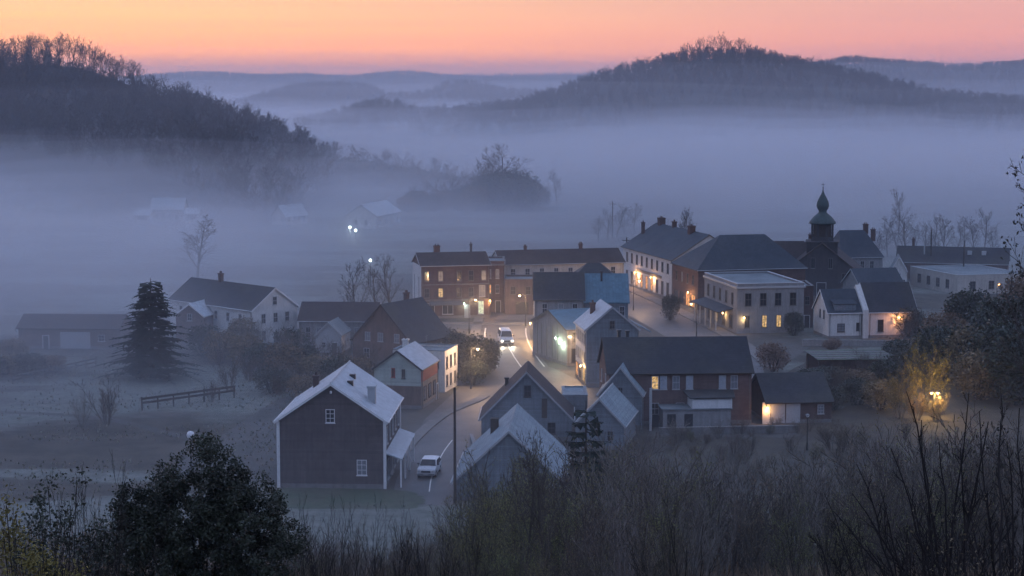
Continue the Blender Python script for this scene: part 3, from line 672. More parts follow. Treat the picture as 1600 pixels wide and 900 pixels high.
# 12 red brick corner building, cream terrace, brown block
a = (XD(758, 333), 333); b = (XD(785, 333) + .3, 333)
o, L_, W_ = flat_building('corner_building', 'narrow red brick corner building lit by an amber lamp at the far crossroads', b, a, 9.0, 9.0, 'brick_red', coping='stone', cornice='stone')
row(o, 'L', L_, W_, [-.9, .5], 6.0, .6, 1.6, 'sash', 'curtain'); row(o, 'L', L_, W_, [-.9, .5], 3.4, .6, 1.5, 'sash', 'glass', alt={0: 'lit_orange'}); door(o, 'L', L_, W_, .6)
o, L_, W_ = house('cream_terrace', 'long cream terrace with dark brown roof behind the crossroads', (775, 391), (964, 387), 9.8, 7.7, 9.0, 'offwhite', 'slate_brown', over=.35, cat='building')
row(o, 'R', L_, W_, spread(8, L_ - 1.5), 5.4, .9, 1.4); row(o, 'R', L_, W_, spread(8, L_ - 1.5), 2.6, .9, 1.5); chimney(o, 4.5, 0, 9.4, 10.7, .6); chimney(o, -6, 0, 9.4, 10.4, .5)
a = (XD(785, 329) + .4, 329); b = (XD(840, 329), 329)
o, L_, W_ = flat_building('brown_block', 'plain brown two-storey block below the long cream terrace', b, a, 8.0, 6.2, 'brown', coping='wood_grey')
row(o, 'L', L_, W_, [-1.4, 1.2], 3.6, .9, 1.4, 'sash', 'glass', 'wood_grey'); panel(o, 'L', L_, W_, .2, 0, 2.2, 2.3, 'wood_dark', 'double_door')

# 13/14 white gabled house with slate roof and its teal-roofed neighbour; dark-roofed house behind
o, L_, W_ = house('corner_house', 'dark slate-roofed house with white gable end facing the main road', (835, 425), (910.5, 425), 11.1, 7.5, 8.5, 'grey', 'slate', over=.25, fascia='wood_grey')
panel(o, 'A', L_, W_, 0, .46, W_ + .02, 6.9, 'white', 'white_gable_wall', .05)
row(o, 'A', L_, W_, [-2.2, 2.2], 4.2, .8, 1.5); row(o, 'A', L_, W_, [-2.6, 0], 1.1, .9, 1.5, 'sash', 'glass', alt={0: 'lit_warm'}); door(o, 'A', L_, W_, 2.2)
for ch in o.children:
    if ch.name.split('.')[0] in ('window', 'door') and ch.location.x < -L_ / 2: ch.location.x -= .06
row(o, 'R', L_, W_, [-2.2, .3, 2.4], 5.2, .8, 1.5, alt={1: 'curtain'}); row(o, 'R', L_, W_, [-2.2, .3, 2.4], 2.2, .8, 1.5)
wall_lamp(o, 'A', L_, W_, -1.2, 3.0, 'bulb_warm', 1700, (1, .56, .22), out=.6)
o, L_, W_ = house('teal_roofed_house', 'grey house with plain teal metal roof adjoining the slate-roofed corner house', (911.8, 427), (979, 427), 10.8, 7.0, 8.9, 'greyblue', 'teal_metal', over=.25, fascia=None)
row(o, 'R', L_, W_, [-2, .4, 2.4], 4.7, .8, 1.5); row(o, 'R', L_, W_, [-2, .4, 2.4], 1.6, .8, 1.5); chimney(o, -.6, -1.2, 9.4, 11.3, .3, 'metal_dark', 0)
c0, c1 = (XD(893, 312), 312, 0), (XD(962, 312), 312, 0)
o, L_, W_ = house('backyard_house', 'dark roof ridge showing behind the teal-roofed house', c0, c1, 10.7, 8.4, 8, 'brown', 'slate', hip=(2.5, 2.5))
row(o, 'R', L_, W_, spread(3, 5), 5, .8, 1.4)
# 15 greenish gabled house with teal roof
o, L_, W_ = house('lamp_lit_house', 'grey house with teal roof whose side wall is lit by greenish lamps', (859, 484), (921, 481), 7.4, 5.3, 12.6, 'grey', 'teal_metal', over=.2, fascia='wood_grey')
row(o, 'R', L_, W_, [-1.9, -.2, 1.9], 3.3, .9, 1.5, 'sash', 'glass', 'wood_grey'); row(o, 'R', L_, W_, [-1.7, 1.5], .5, 1.6, 2.0, 'shop', 'glass', 'wood_dark'); door(o, 'R', L_, W_, 0)
for u in (-4.5, -2.9, -1.0, 1.0, 3.0): panel(o, 'A', L_, W_, u, .5, .14, 4.6, 'wood_grey', 'batten', .05)
wall_lamp(o, 'A', L_, W_, 3.3, 3.7, 'bulb_green', 120, (.75, 1, .7), .1, .5); wall_lamp(o, 'A', L_, W_, 4.9, 3.2, 'bulb_green', 240, (.75, 1, .7), .16, .5)
# 16 tall house with frosted roof
o, L_, W_ = house('frosted_roof_house', 'tall blue-grey house with one frosted white roof slope and windowed street side', (957, 479), (939, 467), 10.7, 7.8, 6.9, 'greyblue', 'pale_blue_roof', over=.25, fascia='fascia_pale', L=8.8)
q = MB(); sl = (10.7 - 7.8) / 3.45
q.slab((-L_ / 2 - .2, .1, 10.7 - .1 * sl + .06), (L_ / 2 + .2, .1, 10.7 - .1 * sl + .06), (L_ / 2 + .2, 3.72, 10.7 - 3.72 * sl + .06), (-L_ / 2 - .2, 3.72, 10.7 - 3.72 * sl + .06), .05)
q.build('frosted_slope', M['pale_metal'], o)
panel(o, 'L', L_, W_, 0, .46, L_ + .01, 7.1, 'white', 'white_front', .04)
for z, g in ((5.5, {1: 'curtain'}), (3.1, {3: 'curtain'})):
    for i, u in enumerate(spread(5, L_ - .6)): window(o, 'L', L_, W_, u, z, .8, 1.5, 'sash', g.get(i, 'glass')).location.y += .05
for u, g in ((-2.9, 'lit_orange'), (0, 'glass'), (2.9, 'lit_warm')): window(o, 'L', L_, W_, u, .5, 1.9, 1.9, 'shop', g, 'wood_dark').location.y += .05
window(o, 'A', L_, W_, 0, 7.7, .7, 1.1, 'sash', 'glass', 'wood_grey'); chimney(o, 1.2, 1.7, 8.6, 10.6, .8)
wall_lamp(o, 'L', L_, W_, 3.4, 2.7, 'bulb_warm', 420, (1, .6, .25), .1, .6)
q = MB(); q.slab((-2.5, -W_ / 2, 8.2), (2.5, -W_ / 2, 8.2), (2.5, -W_ / 2 - 2.2, 7.0), (-2.5, -W_ / 2 - 2.2, 7.0), .12); q.build('lean_to_roof', M['pale_blue_roof'], o)

# 17 the long brick inn
o, L_, W_ = house('brick_inn', 'long red brick inn with broad dark slate roof and a row of pale windows', (944, 527), (1163, 525), 9.8, 6.4, 9.6, 'brick_red', 'slate', over=.35, cat='inn', fascia='wood_dark')
for u, g in ((-3.0, 'lit_warm'), (-2.0, 'pale_pane'), (-.5, 'curtain'), (1.1, 'pale_pane'), (5.0, 'pale_pane'), (6.4, 'curtain')): window(o, 'R', L_, W_, u, 4.2, .85, 1.6, 'sash', g)
row(o, 'A', L_, W_, [-2, 2], 4.2, .8, 1.5); row(o, 'A', L_, W_, [-2, 2], 1.2, .8, 1.5)
row(o, 'R', L_, W_, [-6, -3, 0], 1.2, 1, 1.4)
q = MB(); q.box(-L_ / 2 + 6.0, L_ / 2 - 3.0, -W_ / 2 - 3.2, -W_ / 2 - .01, -.2, 2.3); q.build('extension_wall', M['grey'], o)
q = MB(); q.box(-L_ / 2 + 5.8, L_ / 2 - 2.8, -W_ / 2 - 3.4, -W_ / 2 - .01, 2.303, 2.45); te = q.build('terrace_floor', M['felt'], o)
q = MB(); q.box(L_ / 2 - 7.6, L_ / 2 - 2.9, -W_ / 2 - 3.35, -W_ / 2 - 3.25, 2.45, 3.5); q.build('white_balcony_panel', M['trim'], o)
q = MB(); q.box(L_ / 2 - 7.6, L_ / 2 - 7.5, -W_ / 2 - 3.24, -W_ / 2 - .02, 2.45, 3.5); q.build('balcony_end_panel', M['trim'], o)
q = MB(); q.slab((L_ / 2 - 8.2, -W_ / 2 - .01, 4.15), (L_ / 2 - 2.2, -W_ / 2 - .01, 4.15), (L_ / 2 - 2.6, -W_ / 2 - 3.6, 3.75), (L_ / 2 - 7.9, -W_ / 2 - 3.6, 3.75), .14); q.build('balcony_roof', M['slate'], o)
for u in (L_ / 2 - 7.5, L_ / 2 - 4.6, L_ / 2 - 3.0):
    q = MB(); q.box(u - .06, u + .06, -W_ / 2 - 3.5, -W_ / 2 - 3.38, 2.45, 3.62); q.build('balcony_post', M['trim'], o)
for u in spread(3, 6): panel(o, 'R', L_, W_, u - 1.5, .3, 1.0, 1.5, 'glass', 'ground_floor_pane', .04, 3.2)
chimney(o, -6.6, .6, 9.3, 10.6, .35, 'metal_dark', 0); chimney(o, -5.6, .6, 9.3, 10.5, .35, 'metal_dark', 0)
q = MB(); q.tube([(-L_ / 2 + 4.4, -W_ / 2 - 4, -.2), (-L_ / 2 + 4.4, -W_ / 2 - 4, 5.0)], [.16, .16], 8); q.build('vent_pipe', M['fascia_pale'], o)
# annex with pale doors
c0, c1 = (XD(1183, 227) , 227, 0), (XD(1284, 227), 228, 0)
o, L_, W_ = house('inn_annex', 'low dark-roofed annex with two pale blue doors at the right of the inn', c0, c1, 5.4, 2.75, 9.0, 'brick_dark', 'slate', over=.3, fascia='wood_dark', cat='outbuilding')
panel(o, 'R', L_, W_, -2.6, .1, 1.7, 2.3, 'fascia_pale', 'pale_door'); panel(o, 'R', L_, W_, -.75, .1, 1.7, 2.3, 'fascia_pale', 'pale_door'); window(o, 'R', L_, W_, 2.6, 1.1, .8, 1.1, 'six', 'curtain')
panel(o, 'R', L_, W_, -4.0, 0, .95, 2.6, 'white', 'white_wall_section', .05)
wall_lamp(o, 'R', L_, W_, -4.0, 2.0, 'bulb_amber', 110, (1, .5, .18), .13, .5)

# 18 / 19 pale boarded houses in the near centre
o, L_, W_ = house('gabled_barn', 'blue-grey boarded house with steep dark roof nearest the lane', (823, 579), (825, 564.5), 7.9, 2.7, 10.2, 'greyblue', 'slate_brown', over=.25, rake=.35, fascia='fascia_pale', L=8.2)
row(o, 'A', L_, W_, [.1, ], 5.0, .8, 1.3, 'sash', 'glass', 'trim_dark'); panel(o, 'A', L_, W_, 2.0, 2.6, .6, 2.2, 'wood_dark', 'loft_door'); row(o, 'A', L_, W_, [-2.6, 2.8], .8, .9, 1.3, 'sash', 'glass', 'trim_dark')
panel(o, 'L', L_, W_, 1.5, .1, 2.0, 2.0, 'wood_dark', 'barn_door'); chimney(o, 1.8, 2.4, 4.5, 6.3, .5, 'metal_dark', 0)
o, L_, W_ = house('near_house', 'pale blue-roofed boarded house closest to the thicket', (795, 672), (808, 631), 7.0, 2.1, 10.6, 'greyblue', 'pale_blue_roof', over=.25, rake=.3, fascia='fascia_pale')
row(o, 'A', L_, W_, [1.2], 3.2, .7, 1.2, 'sash', 'glass', 'greyblue'); panel(o, 'L', L_, W_, 2.5, 0, .9, 1.8, 'wood_dark', 'side_door')
row(o, 'L', L_, W_, [-3.5, -.5], .6, .9, 1.0)
q = MB(); q.box(2.0, 2.8, 1.6, 2.4, 4.4, 6.4); q.build('roof_hatch', M['wood_dark'], o)
# 20 two small teal gables and their flat-roofed neighbour
o, L_, W_ = house('teal_cottage', 'small cottage with pale teal roof between the inn and the near house', (937, 622), (957, 600), 5.7, 2.9, 5.4, 'greyblue', 'pale_blue_roof', over=.2, fascia='fascia_pale', ridge_cap='fascia_pale')
window(o, 'A', L_, W_, 1.2, 1.0, .7, 1.1, 'sash', 'glass', 'greyblue')
o, L_, W_ = house('cottage', 'narrow blue-grey cottage with steep roof just behind the small teal cottage', (12.6, 219.5, 0), (14.0, 229.5, 0), 7.3, 4.2, 5.0, 'greyblue', 'pale_blue_roof', over=.2, fascia='fascia_pale')
window(o, 'A', L_, W_, 0, 4.0, .6, .9, 'sash', 'glass', 'greyblue')
a = (XD(880, 221.5), 221.5); b = (XD(918, 221.5), 221.5)
o, L_, W_ = flat_building('flat_roofed_garage', 'flat-roofed blue-grey garage left of the small teal cottage', b, a, 6.5, 3.6, 'greyblue', 'pale_blue_roof', cat='garage', parapet=.12, coping='pale_blue_roof')
panel(o, 'L', L_, W_, 0, .05, 2.5, 2.3, 'greyblue', 'garage_door', .05)

# 21 the white hotel on the upper street
o, L_, W_ = house('white_hotel', 'long white hotel with lit orange shopfront on the upper street', (1107, 366), (1027, 348), 12.2, 7.8, 14.0, 'white', 'slate_blue', cat='hotel', over=.4, fascia='wood_grey', L=31)
for i, u in enumerate(spread(9, L_ - 2.5)): window(o, 'L', L_, W_, u, 4.8, 1.1, 1.9, 'sash', 'glass', 'wood_grey')
for i, u in enumerate(spread(9, L_ - 2.5)): window(o, 'L', L_, W_, u, .6, 1.3, 2.5, 'tall', 'lit_orange' if i in (2, 3, 4, 5) else 'glass', 'wood_grey')
panel(o, 'L', L_, W_, 1.5, 3.5, 15, .5, 'wood_grey', 'shop_sign_band', .15)
wall_lamp(o, 'L', L_, W_, -5.5, 3.3, 'bulb_amber', 520, (1, .5, .2), .14, .7); wall_lamp(o, 'L', L_, W_, 4.5, 3.3, 'bulb_amber', 380, (1, .5, .2), .12, .7)
row(o, 'A', L_, W_, [-4.5, 4.5], 4.6, 1, 1.8); row(o, 'A', L_, W_, [2.5, 4.8], 1, 1, 1.9)
chimney(o, 12.5, 0, 11.6, 13.4, 1.5); chimney(o, 4.5, 0, 11.6, 13.2, .9); chimney(o, -7, .5, 11.5, 13.2, 1.4); chimney(o, 14.4, 3.2, 9.6, 12.4, .7)
# 22 brick shop with the big hipped roof
ax = Vector((35.6, 343.5)); dr = Vector((30.0, 7.2)).normalized(); ce = Vector((30.9, 339.6)) + dr * 10
o, L_, W_ = house('brick_shop', 'brick shop under a high dark hipped roof next to the white hotel', (*(ce - dr * 10), 0), (*(ce + dr * 10), 0), 13.0, 7.7, 14.4, 'brick_dark', 'slate_blue', hip=(6.5, 5), over=.3, cat='shop')
row(o, 'A', L_, W_, spread(4, 12), 4.6, .9, 1.8, 'sash', 'glass', 'wood_grey', alt={1: 'curtain'}); row(o, 'A', L_, W_, [-4.8, -1.6, 1.8, 4.9], .6, 2.2, 2.3, 'shop', 'lit_orange', 'wood_dark', alt={0: 'glass', 1: 'glass'})
wall_lamp(o, 'A', L_, W_, 3.4, 3.2, 'bulb_warm', 260, (1, .5, .2), .1, .6)
# 23 flat-roofed grey corner block with porch
a = P(1152, 444, 8.0); b = P(1101, 426, 8.0)
o, L_, W_ = flat_building('corner_block', 'grey flat-roofed corner block with porch and two lit ground-floor windows', a, b, 11.2, 8.0, 'grey', 'felt', cornice='fascia_pale', coping='fascia_pale')
row(o, 'L', L_, W_, spread(5, L_ - 1.5), 4.4, 1.0, 2.0, 'sash', 'glass', 'wood_grey'); row(o, 'A', L_, W_, spread(4, W_ - 1.2), 4.4, 1.1, 2.1, 'sash', 'glass', 'wood_grey')
for u, g in ((-3.9, 'glass'), (-1.0, 'lit_warm'), (1.4, 'lit_warm'), (4.2, 'glass')): window(o, 'A', L_, W_, u, .9, .85, 2.0, 'tall', g, 'wood_grey')
row(o, 'L', L_, W_, spread(4, L_ - 2), .6, 1.6, 2.2, 'shop', 'glass', 'wood_grey', alt={1: 'lit_warm'})
q = MB(); hy = W_ / 2; q.slab((-L_ / 2 + 2, hy + .01, 3.9), (L_ / 2 - .5, hy + .01, 3.9), (L_ / 2 - .5, hy + 2.6, 3.3), (-L_ / 2 + 2, hy + 2.6, 3.3), .15); q.build('porch_roof', M['slate_blue'], o)
for u in spread(5, L_ - 3.2):
    q = MB(); q.box(u + .7 - .09, u + .7 + .09, hy + 2.25, hy + 2.43, -.2, 3.2); q.build('porch_post', M['fascia_pale'], o)
wall_lamp(o, 'A', L_, W_, -4.5, 2.6, 'bulb_warm', 70, (1, .65, .28), .12, .4); wall_lamp(o, 'L', L_, W_, 3.2, 2.6, 'bulb_warm', 120, (1, .6, .25), .1, .5)
a = (XD(1251, 312), 312); b = (XD(1270, 312), 312)
o, L_, W_ = flat_building('brick_tower_house', 'narrow dark brick building squeezed between the corner block and the white cottage', b, a, 8, 6.9, 'brick_dark', coping='stone')
row(o, 'L', L_, W_, [0], 3.8, .8, 1.4, 'sash', 'glass', 'wood_grey'); door(o, 'L', L_, W_, 0)

# 26 white cottages on the right
fa = R(9); fd = Vector((math.cos(fa), math.sin(fa))); fn = Vector((-math.sin(fa), math.cos(fa))); fc = Vector((XD(1294, 298), 298)) + fn * 3.7
c0, c1 = (*fc, 0), (*(fc + fd * 5.3), 0)
o, L_, W_ = house('white_cottage', 'low white cottage with dormer under a dark roof right of the corner block', c0, c1, 7.5, 4.3, 7.4, 'white', 'slate_blue', over=.25, fascia='trim')
row(o, 'A', L_, W_, [-.4, 1.5], 3.0, .55, 1.3, 'tall', 'glass', 'wood_grey'); window(o, 'R', L_, W_, -.6, 1.1, 1.2, 1.3, 'six', 'curtain', 'wood_dark'); window(o, 'R', L_, W_, 2.2, 1.2, .6, 1.3, 'tall', 'glass', 'wood_dark')
q = MB(); q.box(-1.6, 1.9, -3.5, -2.0, 4.4, 5.45); dm = q.build('dormer', M['greyblue'], o)
q = MB(); q.slab((-1.75, -1.2, 6.15), (2.05, -1.2, 6.15), (2.05, -3.7, 5.5), (-1.75, -3.7, 5.5), .1); q.build('dormer_roof', M['slate_blue'], dm)
q = MB(); q.box(-1.2, .2, -3.54, -3.503, 4.6, 5.2); q.build('dormer_pane', M['curtain'], dm)
q = MB(); hy = W_ / 2 + .3; pts = [(-hy, -.2), (hy, -.2), (hy, 4.5), (0, 8.1), (-hy, 4.5)]; x0, x1 = L_ / 2 + .27, L_ / 2 + 1.15
q.add([(x0, y, z) for y, z in pts] + [(x1, y, z) for y, z in pts], [(4, 3, 2, 1, 0), (5, 6, 7, 8, 9)] + [(i, (i + 1) % 5, 5 + (i + 1) % 5, 5 + i) for i in range(5)]); q.build('parapet_gable', M['white'], o)
fe = fc + fd * (5.3 + 1.3) + fn * .5; c0, c1 = (*fe, 0), (*(fe + fd * 8.0), 0)
o, L_, W_ = house('lamp_lit_cottage', 'white cottage with dark roof and wall glowing orange beside a bare shrub', c0, c1, 8.4, 4.3, 8.2, 'white', 'slate', over=.25, fascia='trim', rake=.1)
window(o, 'R', L_, W_, -2.0, 1.0, .95, 1.9, 'sash', 'glass', 'wood_dark'); window(o, 'R', L_, W_, 2.4, 1.0, .95, 1.6, 'sash', 'glass', 'wood_dark'); row(o, 'B', L_, W_, [-1.5, 1.5], 1.2, .9, 1.5)
wall_lamp(o, 'R', L_, W_, .6, 3.3, 'bulb_amber', 330, (1, .40, .15), .2, 1.0)

# 27 the church
c = (XD(1283, 355), 355)
ch, L_, W_ = house('church', 'church with dark roof and onion-domed bell tower', (c[0], c[1], 0), (c[0] + 3, c[1] + 18, 0), 10.4, 4.4, 15.4, 'dark_stone', 'slate_brown', cat='church', over=.3, fascia='wood_dark')
row(ch, 'A', L_, W_, [-4.2, 4.2], 2.2, 1.0, 2.6, 'tall', 'glass', 'stone'); row(ch, 'A', L_, W_, [-1.6, 1.6], 5.6, .8, 2.0, 'tall', 'glass', 'stone'); door(ch, 'A', L_, W_, 0, 1.8, 3.0)
row(ch, 'L', L_, W_, spread(4, 14), 1.4, 1, 2.4, 'tall'); tx, ty = -L_ / 2 + 5.0, 0
q = MB(); q.box(tx - 2.9, tx + 2.9, ty - 2.9, ty + 2.9, 5.0, 10.2); tw = q.build('tower', M['dark_stone'], ch)
q = MB(); q.box(tx - 3.1, tx + 3.1, ty - 3.1, ty + 3.1, 10.203, 10.45); q.build('tower_cornice', M['dark_stone'], tw)
for s in (-1, 1):
    q = MB(); q.box(tx - 2.96, tx - 2.903, ty + s * 1.3 - .35, ty + s * 1.3 + .35, 7.6, 9.2); q.build('tower_opening', M['glass'], tw)
bf = MB()
bf.lathe([(1.8, 10.45), (1.8, 13.6)], (tx, ty), 8); bfo = bf.build('belfry_core', M['wood_dark'], tw)
for k in range(8):
    t = 2 * math.pi * (k + .5) / 8; x, y = tx + 2.05 * math.cos(t), ty + 2.05 * math.sin(t)
    q = MB(); q.box(x - .2, x + .2, y - .2, y + .2, 10.45, 13.6); q.build('belfry_column', M['dark_stone'], bfo)
q = MB(); q.lathe([(2.25, 10.45), (2.25, 11.2)], (tx, ty), 8); q.build('belfry_parapet', M['dark_stone'], bfo)
q = MB(); q.lathe([(2.3, 13.58), (2.55, 13.72), (2.5, 13.95), (2.1, 14.5), (1.6, 15.05), (1.05, 15.5), (.72, 15.85), (.78, 16.1), (1.08, 16.6), (1.2, 17.1), (1.1, 17.7), (.8, 18.4), (.45, 19.0), (.22, 19.5), (.1, 20.0), (.05, 20.3)], (tx, ty), 16); dmo = q.build('onion_dome', M['copper'], tw, smooth=True)
q = MB(); q.lathe([(.03, 20.2), (.16, 20.42), (.03, 20.62)], (tx, ty), 8); q.tube([(tx, ty, 20.5), (tx, ty, 21.4)], [.05, .04], 5); q.box(tx - .04, tx + .04, ty - .32, ty + .32, 20.95, 21.05); q.build('cross_finial', M['metal_dark'], dmo)
c0, c1 = (XD(1202, 368), 368, 0), (XD(1262, 368), 368, 0)
o, L_, W_ = house('hipped_house', 'dark hipped-roof house just left of the church tower', c0, c1, 9.7, 6.0, 10, 'brown', 'slate_brown', L=12.5, hip=(3.4, 3.4)); row(o, 'R', L_, W_, spread(4, 10), 3.6, .9, 1.5); chimney(o, 4.1, -.5, 8.9, 11, .9)
c0, c1 = (XD(1309, 386), 386, 0), (XD(1357, 386), 387, 0)
o, L_, W_ = house('rectory', 'blue slate roofed house with two chimneys just right of the church tower', c0, c1, 10.4, 5.6, 11, 'grey', 'slate_blue', L=8.5, hip=(1.2, 2.0)); row(o, 'R', L_, W_, spread(3, 6), 3, .9, 1.6); chimney(o, 2.6, .2, 9.6, 11.6, .9); chimney(o, 3.7, -1.2, 8.2, 10.6, .8)
# 28 buildings at the right edge
c0, c1 = (XD(1403, 392), 392, 0), (XD(1563, 392), 386, 0)
o, L_, W_ = house('dark_terrace', 'long dark-roofed terrace at the right edge of town', c0, c1, 6.8, 4.0, 9.5, 'brown', 'slate', cat='building'); row(o, 'R', L_, W_, spread(7, 18), 1.6, .9, 1.5)
chimney(o, -8, .3, 6.4, 8.2, .5); q = MB(); q.tube([(-5.6, -2.4, 5.3), (-5.6, -2.4, 7.8)], [.14, .14], 8); q.build('flue_pipe', M['fascia_pale'], o)
for u in (3.4, 6.2):
    q = MB(); q.box(u - .45, u + .45, -2.6, -1.6, 5.4, 6.2); q.build('roof_light', M['fascia_pale'], o)
a, b = (84.6, 361), (79.4, 379)
o, L_, W_ = flat_building('flat_workshop', 'single-storey workshop with wide pale flat roof before the dark terrace', a, b, 14.5, 3.7, 'offwhite', 'felt', parapet=.12, cat='workshop', coping='fascia_pale')
row(o, 'L', L_, W_, spread(4, 15), .9, 1.3, 1.7, 'six', 'glass', 'wood_grey'); row(o, 'A', L_, W_, [-4, 0, 4], .9, 1.2, 1.6, 'six', 'glass', 'wood_grey')
c0, c1 = (XD(1404, 372), 372, 0), (XD(1404, 372) + 1.2, 379, 0)
o, L_, W_ = house('white_gable_hut', 'tiny white steep-gabled hut left of the pale flat workshop', c0, c1, 6.3, 3.6, 3.2, 'white', 'felt', cat='hut', over=.1, fascia='trim', gutters=False); window(o, 'A', L_, W_, 0, 2, .7, 1); door(o, 'A', L_, W_, .9, .8, 1.9)
c0, c1 = (XD(1330, 345), 345, 0), (XD(1400, 345), 347, 0)
o, L_, W_ = house('dim_house', 'dim blue-roofed house behind the white cottages', c0, c1, 6.6, 3.9, 8, 'grey', 'slate_blue'); row(o, 'R', L_, W_, spread(4, 6), 1.4, .9, 1.4)
# 30 slatted carport
cx0, cx1 = XD(1268, 262), XD(1388, 262)
cp = empty('carport', ((cx0 + cx1) / 2, 262, 0), R(3)); tag(cp, 'low open carport with pale slatted roof in front of the white cottages', 'carport'); w2 = (cx1 - cx0) / 2
for x in (-w2 + .2, 0, w2 - .2):
    for y in (-3.6, 3.6):
        q = MB(); q.box(x - .08, x + .08, y - .08, y + .08, -.2, 2.42); q.build('post', M['wood_dark'], cp)
for y in (-3.6, 3.6):
    q = MB(); q.box(-w2, w2, y - .09, y + .09, 2.423, 2.6); q.build('beam', M['wood_dark'], cp)
for k in range(10):
    y = -4.2 + k * .93; q = MB(); q.box(-w2 - .2, w2 + .2, y - .38, y + .38, 2.604 + (k % 2) * .03, 2.66 + (k % 2) * .03); q.build('roof_slat', M['wood_grey'] if k % 3 else M['leaf_moss'], cp)
q = MB(); q.box(-w2, w2, 3.75, 3.9, -.2, 2.3); q.build('back_wall', M['brick_dark'], cp)

# farms far out in the fog
def far_house(name, label, a, b, zr, eave, W, wall='white', roof='pale_metal'):
    o, L_, W_ = house(name, label, a, b, zr, eave, W, wall, roof, plinth=False, gutters=False)
    row(o, 'R', L_, W_, spread(4, L_ - 1.5), 1.0, .9, 1.4); row(o, 'A', L_, W_, [-1.5, 1.5], 1.0, .9, 1.4); return o
far_house('farmhouse', 'white farmhouse with broad pale roof far left in the fog', (XD(240, 556), 556, 0), (XD(290, 556), 556, 0), 6.8, 3.8, 9)
far_house('farm_wing', 'low pale wing at the left of the fogbound farmhouse', (XD(214, 548), 548, 0), (XD(237, 548), 548, 0), 4.2, 2.6, 6)
far_house('farm_shed', 'low pale shed at the right of the fogbound farmhouse', (XD(292, 550), 550, 0), (XD(313, 550), 550, 0), 4.3, 2.9, 6)
far_house('foggy_cottage', 'small white cottage alone in the fog between the two farms', (XD(438, 545), 541, 0), (XD(468, 545), 549, 0), 5.6, 2.7, 5)
far_house('foggy_farm', 'white gabled farm near twin white yard lamps in the fog', (XD(566, 532), 528, 0), (XD(602, 545), 548, 0), 6.6, 3.6, 9)
